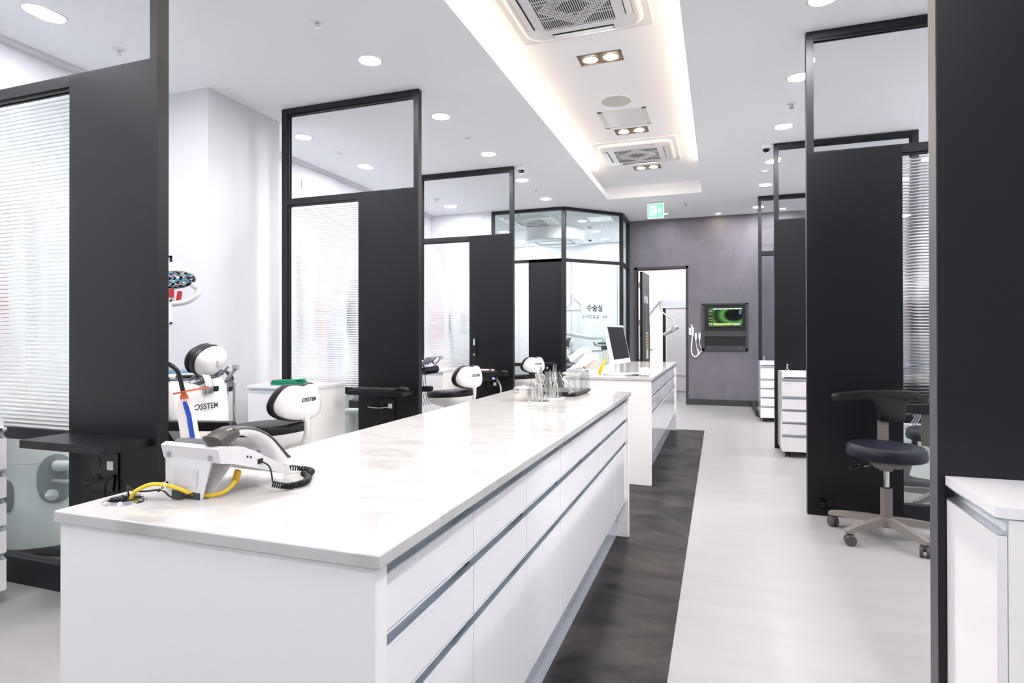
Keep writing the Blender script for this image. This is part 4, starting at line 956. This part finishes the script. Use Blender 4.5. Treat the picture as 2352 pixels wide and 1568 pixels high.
dental_chair((1.15, 5.68, 0), 'dental chair glimpsed through the lower pane beside the black saddle stool', rz=R(180))
stool((-2.63, 3.02, 0), R(-6), 'white backed stool with black seat in the first left bay, nearest the camera')
stool((-2.49, 5.39, 0), R(-18), 'white backed stool with black seat in the second left bay behind the second screen')
stool((-2.55, 7.86, 0), R(-34), 'white backed stool with black seat in the third left bay by the fourth shelf')
stool((-2.42, 10.4, 0), R(-60), 'stool with black rim just inside the glass door')

# white low cabinet against the second screen, green cloth on it
t = thing('side_cabinet', 'low white cabinet under the folded green cloth in the first left bay', 'cabinet', (-3.62, 3.85, 0))
b = MB(); b.box(.0, .02, .06, .6, .47, .775); b.box(.03, .05, 0, .57, .45, .06); b.build('carcass', SATINW, t)
b = MB(); b.box(-.006, -.004, .775, .606, .475, .80, .002); b.build('top', GLOSSW, t)
for x in (0.001, .301):
    b = MB(); b.box(x, 0, .065, x+.298, .019, .735, .001); dr = b.build('door', GLOSSW, t)
    b = MB(); b.prism([(.0, .737), (.0, .740), (.012, .742), (.018, .752), (.012, .77), (0, .772), (0, .774), (.02, .774), (.02, .737)], 'x', x, x+.298); b.build('handle_channel', ALU, dr)
t = dup(t, (-3.62, 6.21, 0), label='low white cabinet in the second left bay behind the white backed stool')
t = thing('folded_cloth', 'folded green cloth on the low white cabinet', 'cloth', (-3.34, 4.0, .80), R(4))
b = MB(); o = spline2([(-.12, -.07), (.10, -.075), (.125, -.02), (.13, .07), (-.1, .075), (-.13, .02)], 4)
b.pad(o, .0005, .012, .005); b.pad([(x*.97, y*.97+.002) for x, y in o], .0125, .024, .005); b.pad([(x*.9-.004, y*.93) for x, y in o], .0245, .036, .005); b.build('folds', GREENC, t)
b = MB(); b.loft([[(x, -.05, .033+z) for x, z in ((.0, 0), (.05, .006), (.12, .012), (.13, .008), (.05, .001))], [(x, .06, .033+z) for x, z in ((.0, 0), (.06, .004), (.11, .016), (.125, .01), (.05, .001))]]); b.build('flap', GREENC, t)
# boxes hung on the left wall, blurred through the ribbed panes
for y, z, mt, lb in ((6.05, 1.28, PINK, 'pink glove carton hung on the wall behind the second ribbed pane'), (6.28, .91, BLUEBOX, 'blue glove carton hung on the wall behind the second ribbed pane'), (2.55, 1.3, RED, 'red carton hung on the wall behind the nearest ribbed pane'), (2.2, 1.25, BLUEBOX, 'blue carton hung on the wall behind the nearest ribbed pane')):
    xw = -4.6 if y > 4.6 or y < 3.6 else -3.9
    t = thing('glove_box', lb, 'carton', (xw+.03, y, z), 0, 'cartons on the left wall')
    b = MB(); b.box(-.02, -.1, -.01, .1, .1, .2, .003); b.build('holder', ACRYL, t)
    b = MB(); b.box(-.012, -.09, 0, .09, .09, .22, .003); b.build('carton', mt, t)
t = thing('glove_box', 'pink glove carton hung on the wall behind the third ribbed pane', 'carton', (-4.46, 9.03, 1.26), 0, 'cartons on the left wall')
b = MB(); b.box(-.1, -.09, -.01, .1, .028, .2, .003); b.build('holder', ACRYL, t)
b = MB(); b.box(-.09, -.08, 0, .09, .02, .24, .003); b.build('carton', PINK, t)
# framed pictures on the column
for z0, z1, lb, mt in ((1.56, 1.87, 'dark framed picture on the column above the operating lamp', BLACKP), (1.30, 1.5, 'white framed notice on the column below the dark frame', WHITEP)):
    t = thing('picture_frame', lb, 'picture', (-4.44, 3.75, z0)); hz = z1-z0
    b = MB()
    for q in ((-.12, 0, -.105, hz), (.105, 0, .12, hz), (-.12, 0, .12, .015), (-.12, hz-.015, .12, hz)): b.box(q[0], -.014, q[1], q[2], 0, q[3])
    b.build('frame', mt, t); b = MB(); b.box(-.105, -.006, .015, .105, 0, hz-.015); b.build('print', PAPER, t)
# white fire-hose style dispenser bottle? plain red handled tool hanging on the column
t = thing('wall_dispenser', 'red wall-hung holder on the column behind the operating lamp', 'holder', (-4.32, 3.75, 1.52))
b = MB(); b.box(-.02, -.04, 0, .02, 0, .15, .006); b.build('holder', RED, t)

# keyboards, mice and small things on the black shelves
def keyboard(x, y, z, label, rz=0, w_=.40, mt=BLACKP):
    t = thing('keyboard', label, 'keyboard', (x, y, z), rz)
    b = MB(); b.prism([(-.062, 0), (.062, 0), (.062, .018), (-.062, .008)], 'x', -w_/2, w_/2); b.build('case', mt, t)
    b = MB()
    for r_ in range(5):
        for k in range(18):
            x0 = -w_/2+.008+k*(w_-.016)/18; y0 = -.052+r_*.021; zz = .0085+(y0+.062)/.124*.01
            b.box(x0, y0, zz, x0+.017, y0+.017, zz+.005, .001, 1)
    b.build('keys', DARKG, t)
def mouse(x, y, z, label, rz=0, mt=BLACKP):
    t = thing('computer_mouse', label, 'mouse', (x, y, z), rz)
    b = MB(); b.loft([[(.031*k*math.cos(a), .055*k*math.sin(a), zz) for a in [2*math.pi*i/24 for i in range(24)]] for k, zz in ((.9, 0), (1, .006), (.97, .018), (.8, .029), (.5, .035), (.1, .037))]); b.build('body', mt, t)
    b = MB(); b.cyl((-.004, .03, .032), (.004, .03, .032), .006, n=12); b.build('wheel', DARKG, t)
SZ = .752
keyboard(-2.655, 4.225, SZ, 'black keyboard on the shelf of the second left screen', R(2))
mouse(-2.415, 4.25, SZ, 'black mouse on the shelf of the second left screen', R(80))
keyboard(-2.68, 6.6, SZ, 'black keyboard on the shelf of the third left screen')
mouse(-2.41, 6.62, SZ, 'black mouse on the shelf of the third left screen', R(80))
keyboard(-2.62, 8.98, SZ, 'thin black keyboard on the shelf beside the glass door', 0)
t = thing('marker_pen', 'white marker pen with red band lying on the third keyboard', 'pen', (-2.66, 6.66, SZ+.03))
b = MB(); b.cyl((-.1, 0, 0), (.05, 0, 0), .011, n=14); b.build('barrel', WHITEP, t); b = MB(); b.cyl((.05, 0, 0), (.075, 0, 0), .0115, n=14); b.build('band', RED, t); b = MB(); b.cyl((.075, 0, 0), (.11, 0, 0), .0105, n=14); b.build('cap', WHITEP, t)
# handpiece hung on the third panel
t = thing('hanging_handpiece', 'slim silver and black handpiece hung on the third left screen', 'handpiece', (-2.82, 6.682, .93))
b = MB(); b.cyl((0, 0, .15), (0, 0, .23), .013, .010, n=14); b.cyl((0, 0, .02), (0, 0, .05), .006, .012, n=14); b.build('tip', ALU, t)
b = MB(); b.cyl((0, 0, .05), (0, 0, .15), .014, n=14); b.build('grip', BLACKG, t); b = MB(); b.box(.008, -.0, .0, .028, .02, .12, .004); b.build('clip', BLACKP, t)
# small usb boxes under the shelves and loose leads
for x, y, lb in ((-2.62, 6.66, 'small grey box with blue light under the third shelf'), (-2.62, 9.03, 'small grey box with blue light under the shelf by the glass door')):
    t = thing('usb_box', lb, 'electronic box', (x, y-.006, .652)); b = MB(); b.box(-.06, -.045, 0, .06, .045, .062, .003); b.build('case', DARKG, t)
    b = MB(); b.box(.061, -.03, .02, .066, .03, .045, .001); b.build('light', E_BLUE, t)
def lead(pts, r, mt, label, name='cable'):
    p0 = Vector(pts[0]); t = thing(name, label, 'cable', p0); b = MB(); b.tube(spline([Vector(p)-p0 for p in pts], 7), r, 8); b.build('cord', mt, t)
lead([(-2.60, 4.325, .605), (-2.66, 4.3, .598), (-2.72, 4.28, .6), (-2.77, 4.28, .605)], .003, PAPER, 'white network lead plugged under the second shelf')
lead([(-2.58, 4.325, .54), (-2.66, 4.29, .5), (-2.73, 4.29, .40), (-2.76, 4.3, .2), (-2.76, 4.29, .01)], .004, BLACKP, 'black lead hanging from the outlet under the second shelf')
lead([(-2.56, 1.915, .575), (-2.58, 1.90, .55), (-2.59, 1.9, .48), (-2.6, 1.9, .3), (-2.6, 1.89, .01)], .006, BLACKP, 'thick black lead hanging from the outlet under the nearest shelf')
lead([(-2.55, 1.915, .57), (-2.62, 1.88, .555), (-2.68, 1.88, .54), (-2.72, 1.9, .545)], .003, BLACKP, 'thin black lead looping across the outlet under the nearest shelf')
lead([(-2.52, 6.66, .70), (-2.46, 6.62, .62), (-2.44, 6.6, .54), (-2.50, 6.58, .46), (-2.6, 6.6, .38), (-2.62, 6.62, .3)], .004, CREAM, 'cream lead hanging in loops behind the second stool')
lead([(-2.56, 6.66, .70), (-2.48, 6.64, .62), (-2.46, 6.63, .5), (-2.56, 6.62, .42)], .004, CREAM, 'second cream lead hanging behind the second stool')
# ================================================================ RIGHT SIDE
t = thing('saddle_stool', 'black round stool with T-shaped armrest back on a grey star base, right', 'stool', (.93, 4.03, 0), 0)
b = MB(Matrix.Translation((0, 0, .518)) @ Matrix.Rotation(R(1.5), 4, 'Y')); b.lathe([(.10, -.045), (.19, -.046), (.205, -.038), (.209, -.018), (.203, .018), (.19, .032), (.15, .038), (.003, .036)], n=48); b.build('seat', NAVY, t)
b = MB(); b.loft([[(x*k, y*k, z) for x, y in ((-.085, -.07), (.085, -.07), (.085, .07), (-.085, .07))] for z, k in ((.455, 1.0), (.44, 1.0), (.42, .75))]); b.cyl((0, 0, .425), (0, 0, .40), .04, .034); b.build('seat_plate', TAUPE, t)
b = MB(); b.cyl((0, 0, .29), (0, 0, .42), .0165); b.build('gas_column', CHROME, t)
b = MB(); b.lathe([(.031, .12), (.031, .296), (.027, .3), (.02, .3)], n=28); b.build('column_cover', TAUPE, t)
b = MB(); b.lathe([(.029, .296), (.0285, .303), (.018, .303)], n=28); b.build('collar', BLACKP, t)
b = MB(); b.lathe([(.052, .075), (.056, .1), (.045, .125), (.03, .13)], n=28); b.build('hub', TAUPE, t)
for k, a in enumerate((149, 221, 293, 5, 77)):
    d = Vector((math.cos(R(a)), math.sin(R(a)), 0)); n_ = Vector((-d.y, d.x, 0)); b = MB()
    def sec(r_, z, hw, hh): c_ = d*r_+Vector((0, 0, z)); return [c_-n_*hw-Vector((0, 0, hh)), c_+n_*hw-Vector((0, 0, hh)), c_+n_*hw*.72+Vector((0, 0, hh)), c_-n_*hw*.72+Vector((0, 0, hh))]
    b.loft([sec(.02, .108, .03, .02), sec(.12, .104, .027, .019), sec(.24, .093, .023, .016), sec(.315, .083, .021, .013), sec(.322, .08, .015, .008)]); lg = b.build('base_leg', TAUPE, t, angle=25)
    sp = R(a)+.9; e = Vector((math.cos(sp), math.sin(sp), 0)); m2 = Vector((-e.y, e.x, 0)); c_ = d*.298+Vector((0, 0, .031)); b = MB()
    for s in (-1, 1): b.tube([c_+e*s*.007, c_+e*s*.02, c_+e*s*.025], [.031, .031, .026], 22)
    b.build('caster', CASTER, lg)
    b = MB(); b.tube([c_+Vector((0, 0, .0)), c_+Vector((0, 0, .035))+m2*.0, c_+Vector((0, 0, .045))], [.012, .013, .014], 12); b.box(c_.x-.02, c_.y-.02, c_.z+.012, c_.x+.02, c_.y+.02, c_.z+.034, .008); b.build('caster_fork', CASTER, lg)
b = MB(); b.tube(spline([(-.06, .02, .43), (-.1, -.0, .42), (-.135, -.02, .425), (-.145, -.02, .432)], 4), .004, 8); b.build('lever_rod', CHROME, t)
b = MB(); b.tube([(-.125, -.03, .425), (-.2, -.06, .412)], [.007, .009], 10); b.build('lever', BLACKP, t)
b = MB(); b.box(.002, .205, .45, .062, .219, .70, .003); b.box(.002, .0, .452, .062, .215, .462, .003); b.build('back_strut', TAUPE, t)
# T-shaped back: wide curved bar flowing into a pad
ox = .02; BMx = Matrix.Translation((.012, .2, 0))
out = [(-.295, .835), (-.25, .842), (-.1, .853), (.05, .858), (.15, .855), (.175, .85), (.178, .818), (.16, .808), (.128, .795), (.112, .765), (.108, .70), (.1, .668), (.06, .662), (0, .662), (-.035, .668), (-.048, .69), (-.055, .75), (-.07, .785), (-.105, .803), (-.18, .80), (-.25, .792), (-.29, .792), (-.305, .805), (-.307, .825)]
out = spline2(out, 3)
def bend(x): return -.55*max(0, -x-.02)**2*2.2-.9*max(0, x-.08)**2*2
b = MB(BMx); b.loft([[(.03+x*k+(1-k)*-.0, y0+bend(x), .765+(z-.765)*(k if True else 1)) for x, z in out] for k, y0 in ((.93, -.012), (1.0, -.004), (1.01, .012), (1.0, .026), (.93, .034))]); b.build('back_bar', BLACKP, t, angle=50)
dup(t, (1.45, 4.85, 0), R(150), label='dark stool whose grey star base shows through the lower right pane')

# drawer carts with bottles
def cart(x, y, rz, label, group='white drawer carts'):
    t = thing('drawer_cart', label, 'cart', (x, y, 0), rz, group)        # local: front at y=0, left side at x=0
    w_, dp, z0, z1 = .42, .45, .056, .83
    b = MB(); b.box(.0, .021, z0, .018, dp, z1, .001); b.box(w_-.018, .021, z0, w_, dp, z1, .001); b.box(.018, dp-.016, z0, w_-.018, dp, z1); b.box(.018, .022, z0, w_-.018, dp-.016, z0+.016); b.build('carcass', GLOSSW, t)
    b = MB(); b.box(.018, .0, .776, w_-.018, dp-.016, .786); b.box(0, 0, .776, w_, .021, .79, .001); b.build('top', GLOSSW, t)
    b = MB(); b.box(.0185, .03, z0+.017, w_-.0185, dp-.017, .775); b.build('drawer_body', SATINW, t)
    for i, (a, c2) in enumerate(((.60, .742), (.474, .57), (.35, .449), (.226, .325), (.058, .197))):
        b = MB(); b.box(.001, .0, a, w_-.001, .02, c2, .001); dr = b.build('drawer', GLOSSW, t)
        top = c2+.03
        b = MB(); b.prism([(.0005, c2+.0005), (.0005, c2+.003), (.009, c2+.004), (.017, c2+.009), (.019, c2+.016), (.015, c2+.024), (.0015, top-.002), (.0015, top-.0005), (.028, top-.0005), (.028, c2+.0005)], 'x', .002, w_-.002); b.build('handle_channel', ALU, dr)
        if i != 2 and i != 3: lettering('drawer_label', ('Micro Motor', 'Resin', '', '', 'etc.')[i], .011, frame_M((.02, -.0003, c2-.017), (1, 0, 0), (0, 0, 1)), MGREY, dr, align='LEFT')
    for sx in (.055, w_-.055):
        for sy in (.06, dp-.06):
            b = MB()
            for s in (-1, 1): b.cyl((sx+s*.006, sy, .024), (sx+s*.02, sy, .024), .0235, n=16)
            b.box(sx-.016, sy-.014, .03, sx+.016, sy+.014, .056, .004); b.build('caster', BLACKP, t)
    return t
def bottle(x, y, z, label, clr=None):
    t = thing('dropper_bottle', label, 'bottle', (x, y, z))
    b = MB(); b.lathe([(.004, 0), (.024, 0), (.025, .004), (.025, .052), (.018, .066), (.009, .074), (.009, .082)], n=24); b.build('flask', ACRYL, t)
    b = MB(); b.lathe([(.0225, .003), (.0225, .03), (.004, .03)], n=20); b.build('liquid', LGREY, t)
    b = MB(); b.tube([(0, 0, .08), (0, 0, .1), (-.004, 0, .11)], [.008, .006, .004], 12); b.ball((.004, 0, .118), .008, .008, .009, 12); b.build('pump', CHROME, t)
    b = MB(); b.tube(spline([(0, 0, .085), (.02, .004, .06), (.034, .006, .03), (.032, .006, .004)], 5), .0022, 8); b.tube(spline([(0, 0, .085), (-.02, .004, .06), (-.03, .006, .035)], 5), .0022, 8); b.build('wire_handle', CHROME, t)
cart(.585, 6.37, 0, 'nearer white drawer cart on the right, small bottle on top')
cart(.542, 8.86, 0, 'farther white drawer cart by the grey wall, small bottle on top')
cart(-3.038, 1.36, R(90), 'white drawer cart cut off by the left edge of the picture')
bottle(.64, 6.45, .786, 'small glass pump bottle on the nearer right drawer cart')
bottle(.592, 8.95, .786, 'small glass pump bottle on the farther right drawer cart')

# white cabinet at the right edge
t = thing('side_cabinet', 'white cabinet with an aluminium finger channel at the bottom right corner', 'cabinet', (.578, 1.588, 0))
D = .306
b = MB(); b.box(.021, .0, .06, .6, D, .793, .001); b.box(.05, .02, 0, .58, D, .06); b.build('carcass', SATINW, t)
b = MB(); b.prism([(-.003, D), (-.003, .004), (.012, -.004), (.6, -.004), (.6, D)], 'z', .796, .82); b.build('top', GLOSSW, t)
b = MB(); b.box(.0, .0015, .062, .0195, D, .757, .001); dr = b.build('door', GLOSSW, t)
b = MB(); b.prism([(-.0005, .758), (-.0005, .761), (.008, .7625), (.016, .767), (.0185, .776), (.016, .785), (.008, .7895), (-.0005, .791), (-.0005, .794), (.0208, .794), (.0208, .758)], 'y', .0015, D); b.build('handle_channel', ALU, dr)

# ================================================================ FAR ISLAND TOP
mo = thing('desk_monitor', 'white tilted monitor standing on the far worktop', 'monitor', (-.835, 5.17, ZC), R(83))
MM = Matrix.Translation((0, .0, .265)) @ Matrix.Rotation(R(-12), 4, 'X')
b = MB(MM); b.box(-.265, -.016, -.175, .265, .018, .165, .008); b.build('casing', WHITEP, mo)
b = MB(MM); b.box(-.243, -.0175, -.135, .243, -.0158, .145); sc_ = b.build('screen', mat('screen_black', '15171A', .12), mo)
b = MB(); b.pad(spline2([(-.11, -.1), (.11, -.1), (.13, .0), (.1, .09), (-.1, .09), (-.13, 0)], 4), 0, .012, .004); b.build('foot', WHITEP, mo)
b = MB(); b.loft([[(-.04, .05, .01), (.04, .05, .01), (.04, .075, .01), (-.04, .075, .01)], [(-.035, .035, .15), (.035, .035, .15), (.035, .055, .15), (-.035, .055, .15)], [(-.03, .02, .25), (.03, .02, .25), (.03, .045, .25), (-.03, .045, .25)]]); b.build('stand', WHITEP, mo)
ph2 = thing('desk_telephone', 'cream desk telephone tilted up on the far worktop beside the monitor', 'telephone', (-1.11, 5.06, ZC), R(-10))
b = MB(); b.prism([(-.16, .012), (-.15, .004), (.10, .055), (.11, .17), (.05, .185), (-.02, .105)], 'y', -.09, .09); b.build('body', CREAM, ph2, angle=30)
b = MB(Matrix.Translation((-.035, .0, .17)) @ Matrix.Rotation(R(-32), 4, 'Y')); b.box(-.075, -.085, -.03, .085, .085, .03, .01); b.build('display_hood', mat('frosted_cream', 'E6E6EA', .35), ph2)
b = MB(); b.tube(spline([(-.08, -.1, .03), (-.02, -.105, .07), (.05, -.108, .075), (.13, -.1, .135), (.18, -.09, .12)], 6), [.016]*24+[.014], 12, flat=.8); b.build('handset', CREAM, ph2)
b = MB(); b.tube([(.052, -.128, .075), (.09, -.122, .03)], .004, 8); b.build('handset_strap', BLACKP, ph2)
b = MB(); b.tube(coil([(-.11, -.15, .012), (-.02, -.16, .012), (.08, -.15, .012), (.15, -.13, .022), (.17, -.1, .05)], .009, .003, 24, 10), .0032, 6); b.build('coiled_cord', CREAM, ph2)
t = thing('cable_bundle', 'bundle of yellow cables hanging behind the monitor foot on the far worktop', 'cable', (-.955, 5.0, ZC))
b = MB()
for i in range(6): b.tube(spline([(-.01+i*.004, -.02, .005), (.0+i*.005, -.02, .05), (.022+i*.004, 0, .1), (.04+i*.003, .04, .135)], 5), .0036, 6)
b.build('cords', YELLOW, t); b = MB(); b.tube(spline([(.04, .03, .125), (.05, .03, .17), (.06, .05, .2)], 5), .003, 6); b.build('lead', mat('pale_yellow_cable', 'D9C56A', .5), t)
t = thing('paper_sheet', 'bent white sheet of paper lying on the far worktop beside the monitor', 'paper', (-.665, 5.12, ZC), R(20))
b = MB(); P_ = [[(x, y, .004+.012*math.sin(math.pi*(x+.1)/.2)*.9) for x in [-.1+.02*i for i in range(11)]] for y in (-.07, .07)]
V = P_[0]; b.loft([[(x, -.07, z) for x, y, z in V]+[(x, -.07, z+.0006) for x, y, z in V[::-1]], [(x, .07, z) for x, y, z in V]+[(x, .07, z+.0006) for x, y, z in V[::-1]]]); b.build('sheet', PAPER, t)
mouse(-.66, 5.66, ZC, 'white mouse on the far worktop near its right edge', R(95), CREAM)
keyboard(-.80, 5.05, ZC, 'slim white keyboard in front of the far monitor', R(48), .34, WHITEP) if False else None
t = thing('paper_scrap', 'small white paper scrap against the cable bundle', 'paper', (-.965, 4.93, ZC)); b = MB(); b.prism([(-.03, .001), (.025, .001), (-.005, .03)], 'y', -.001, .001); b.build('sheet', PAPER, t)

# ================================================================ GREY WALL: NICHE, SCREEN, HANDSETS
YW = YB
t = thing('wall_niche', 'dark framed double niche in the grey wall holding the touch screen', 'wall niche', (.097, YW, .929))
X0, X1, Z1 = -.366, .366, .81
b = MB()
for q in ((X0, 0, X0+.04, Z1), (X1-.04, 0, X1, Z1), (X0, 0, X1, .045), (X0, Z1-.028, X1, Z1), (X0+.04, .245, X1-.04, .338)): b.box(q[0], -.03, q[1], q[2], .0, q[3], .001)
b.build('frame', BASEB, t)
b = MB(); b.box(X0+.04, -.006, .045, X1-.04, -.0005, Z1-.028); b.build('back', BLACKP, t)
b = MB(); b.box(X0+.045, -.026, .048, X1-.045, -.02, .088, .001); b.build('lower_lip', BASEB, t)
b = MB()
for s in (-1, 1): b.cyl((s*.24, -.0275, .052), (s*.24, -.026, .052), .006, n=12)
b.build('screw', ALU, t)
mt_ = thing('touch_screen', 'lit touch screen with a green swirl in the wall niche', 'monitor', (.103, YW-.01, 1.329))
b = MB(); b.box(-.284, -.018, 0, .284, .0, .35, .004); b.build('casing', BLACKP, mt_)
SM = bpy.data.materials.new('screen_picture'); SM.use_nodes = True; nt = SM.node_tree; nt.nodes.remove(nt.nodes['Principled BSDF'])
tc = nt.nodes.new('ShaderNodeTexCoord'); mp = nt.nodes.new('ShaderNodeMapping'); mp.inputs['Location'].default_value = (-.145, 0, -.315); mp.inputs['Scale'].default_value = (1, 0, 1.5)
ln = nt.nodes.new('ShaderNodeVectorMath'); ln.operation = 'LENGTH'; rp = nt.nodes.new('ShaderNodeValToRGB'); cr = rp.color_ramp
cr.elements[0].position = 0; cr.elements[0].color = (.01, .014, .012, 1); cr.elements[1].position = 1; cr.elements[1].color = (.03, .06, .015, 1)
for ps, cc in ((.14, (.012, .018, .014)), (.2, (.12, .32, .08)), (.26, (.03, .09, .03)), (.31, (.018, .03, .02)), (.37, (.11, .26, .05)), (.43, (.05, .13, .03))): e_ = cr.elements.new(ps); e_.color = (*cc, 1)
em = nt.nodes.new('ShaderNodeEmission'); em.inputs[1].default_value = .5
nt.links.new(tc.outputs['Object'], mp.inputs[0]); nt.links.new(mp.outputs[0], ln.inputs[0]); nt.links.new(ln.outputs['Value'], rp.inputs[0]); nt.links.new(rp.outputs[0], em.inputs[0]); nt.links.new(em.outputs[0], nt.nodes['Material Output'].inputs[0])
b = MB(); b.box(-.268, -.0188, .018, .268, -.018, .327); ds = b.build('display', SM, mt_)
def ui(name, c, rects, s=1.0):
    b = MB()
    for x0, z0, x1, z1 in rects: b.box(x0, -.0194, z0, x1, -.0188, z1)
    b.build(name, emit('screen_'+name, c, s*.5), ds)
ui('white_tabs', (.9, .92, .92), [(-.192+i*.082, .304, -.118+i*.082, .322) for i in range(5)]+[(.216, .306, .262, .322)])
ui('side_bar', (.03, .07, .02), [(-.262, .03, -.2, .29)], .8)
ui('side_icons', (.85, .88, .85), [(-.256, .262, -.208, .267), (-.256, .222, -.21, .23), (-.254, .15, -.24, .165), (-.222, .15, -.208, .165), (-.254, .115, -.24, .125), (-.222, .112, -.208, .125), (-.26, .062, -.202, .078), (-.26, .034, -.202, .048)])
ui('blue_keys', (.25, .27, .62), [(-.256, .27, -.208, .286)]+[(.22, .222+i*.0145, .254, .232+i*.0145) for i in range(5)])
ui('green_bar', (.45, .62, .12), [(-.192, .034, .108, .05)]); ui('pale_bar', (.75, .85, .5), [(-.192, .05, .108, .068)])
ui('tool_keys', (.75, .77, .85), [(.15, .034, .178, .068), (.184, .034, .212, .068)]); ui('tool_key_yellow', (.65, .75, .25), [(.116, .034, .144, .068)]); ui('tool_key_green', (.35, .62, .25), [(.218, .034, .248, .068)])
b = MB(); b.box(-.014, -.0186, .005, .014, -.018, .012); b.build('maker_mark', MGREY, mt_)
b = MB(); b.ball((.27, -.0185, .012), .004, .001, .004, 10); b.build('power_light', E_WHITE, mt_)
# wall handsets
t = thing('wall_handset', 'white corded handset hooked on its plate beside the doorway', 'handset', (-.446, YW, 1.2))
b = MB(); b.box(-.042, -.012, 0, .042, 0, .127, .003); b.build('plate', WHITEP, t)
b = MB(); b.ball((.004, -.013, .062), .012, .003, .014, 12); b.build('button', BLACKP, t)
b = MB(); b.tube(spline([(.0, -.03, .178), (.012, -.035, .12), (.022, -.035, .04), (.02, -.035, -.02)], 5), [.014]*5+[.016]*10+[.013], 12); b.build('handset', WHITEP, t)
b = MB(); b.tube(spline([(.02, -.035, -.02), (.008, -.03, -.12), (.0, -.03, -.26), (.02, -.03, -.345), (.062, -.03, -.375), (.10, -.03, -.35), (.115, -.03, -.29), (.094, -.03, -.235)], 6), .0115, 10)
b.tube(spline([(.062, -.03, -.372), (.11, -.028, -.345), (.15, -.028, -.29), (.172, -.028, -.265)], 6), .009, 8); b.build('cord', WHITEP, t)
for i, (x, lb) in enumerate(((-.372, 'white plug handpiece on the wall, left of the pair under the niche edge'), (-.312, 'white plug handpiece on the wall, right of the pair next to the niche'))):
    t = thing('wall_plug', lb, 'plug', (x, YW, 1.1), 0, 'plugs on the grey wall')
    b = MB(); b.box(-.016, -.03, .1, .016, -.004, .138, .003); b.loft([[(-.02, -.034, .1), (.02, -.034, .1), (.02, -.004, .1), (-.02, -.004, .1)], [(-.018, -.032, .06), (.018, -.032, .06), (.018, -.004, .06), (-.018, -.004, .06)], [(-.006, -.024, .0), (.006, -.024, .0), (.006, -.008, .0), (-.006, -.008, .0)]]); b.build('body', WHITEP, t)
    b = MB(); b.tube(spline([(0, -.016, .0), (.008, -.018, -.07), ((.016 if i == 0 else .03), -.02, -.14)], 6), .004, 8); b.build('cord', WHITEP, t)
    b = MB(); b.box(-.018, -.02, .138, .018, 0, .142); b.build('hook', BRASS, t)

# ================================================================ X-RAY ARM BEHIND THE DOOR
t = thing('xray_arm', 'white dental x-ray arm in the room behind the dark door', 'x-ray arm', (-1.45, 12.2, 1.3))
o = Vector((-1.45, 12.2, 1.3))
q = lambda x, y, z: Vector((x, y, z))-o
b = MB(); b.box(*q(-1.5, 12.12, 1.2), *q(-1.47, 12.28, 1.45), .004); b.build('wall_mount', WHITEP, t)
b = MB(); b.tube([q(-1.47, 12.2, 1.42), q(-1.34, 12.2, 1.62), q(-1.125, 12.2, 1.88)], [.045, .045, .038], 14); b.ball(q(-1.11, 12.2, 1.885), .05); b.build('lower_arm', WHITEP, t)
b = MB(); b.cyl(q(-1.105, 12.2, 1.88), q(-1.10, 12.2, 1.76), .03, .022); b.tube(spline([q(-1.10, 12.2, 1.77), q(-1.08, 12.2, 1.68), q(-1.0, 12.2, 1.6), (q(-.89, 12.2, 1.52)), q(-.85, 12.2, 1.45), q(-.845, 12.2, 1.37)], 6), .0145, 12); b.build('upper_arm', WHITEP, t)
b = MB(); b.cyl(q(-.845, 12.2, 1.4), q(-.845, 12.2, 1.32), .028); b.cyl(q(-.845, 12.12, 1.32), q(-.845, 12.28, 1.32), .05); b.tube([q(-.76, 12.2, 1.37), q(-.93, 12.2, 1.27)], [.045, .05], 16); b.build('tube_head', LGREY, t)
b = MB(); b.tube([q(-.92, 12.2, 1.275), q(-1.045, 12.2, 1.2)], .036, 18); b.build('cone', LGREY, t)
b = MB(); b.tube([q(-1.045, 12.2, 1.2), q(-1.05, 12.2, 1.197)], .030, 18); b.build('cone_tip', BLACKP, t)
# operating room lamp arm and instrument arm
t = OPC
o = OPC.location.copy(); W0 = Vector((-3.1, 11.6, 0))-o
b = MB(Matrix.Translation(W0)); b.cyl((0, 0, 0), (0, 0, 1.72), .035); b.lathe([(.2, 0), (.2, .03), (.04, .05)], n=30); b.build('lamp_post', WHITEP, t)
b = MB(); b.cyl(q(-3.1, 11.6, 1.7), q(-2.53, 11.4, 1.7), .03); b.cyl(q(-2.55, 11.4, 1.68), q(-2.55, 11.4, 1.8), .03); b.build('horizontal_arm', WHITEP, t)
b = MB(); b.tube([q(-2.53, 11.4, 1.8), q(-2.74, 11.35, 2.0)], .035, 14); b.build('folding_arm', WHITEP, t)
b = MB(); b.tube(spline([q(-2.74, 11.35, 2.0), q(-2.72, 11.34, 1.88), q(-2.76, 11.33, 1.8), q(-2.83, 11.32, 1.75)], 5), .026, 12); b.build('lamp_neck', WHITEP, t)
b = MB(); b.tube([q(-3.1, 11.6, 1.28), q(-2.45, 11.35, 1.17), q(-2.3, 11.3, 1.145)], .04, 14); b.box(*q(-2.33, 11.26, 1.11), *q(-2.1, 11.34, 1.165), .006); b.build('table_arm', WHITEP, t)
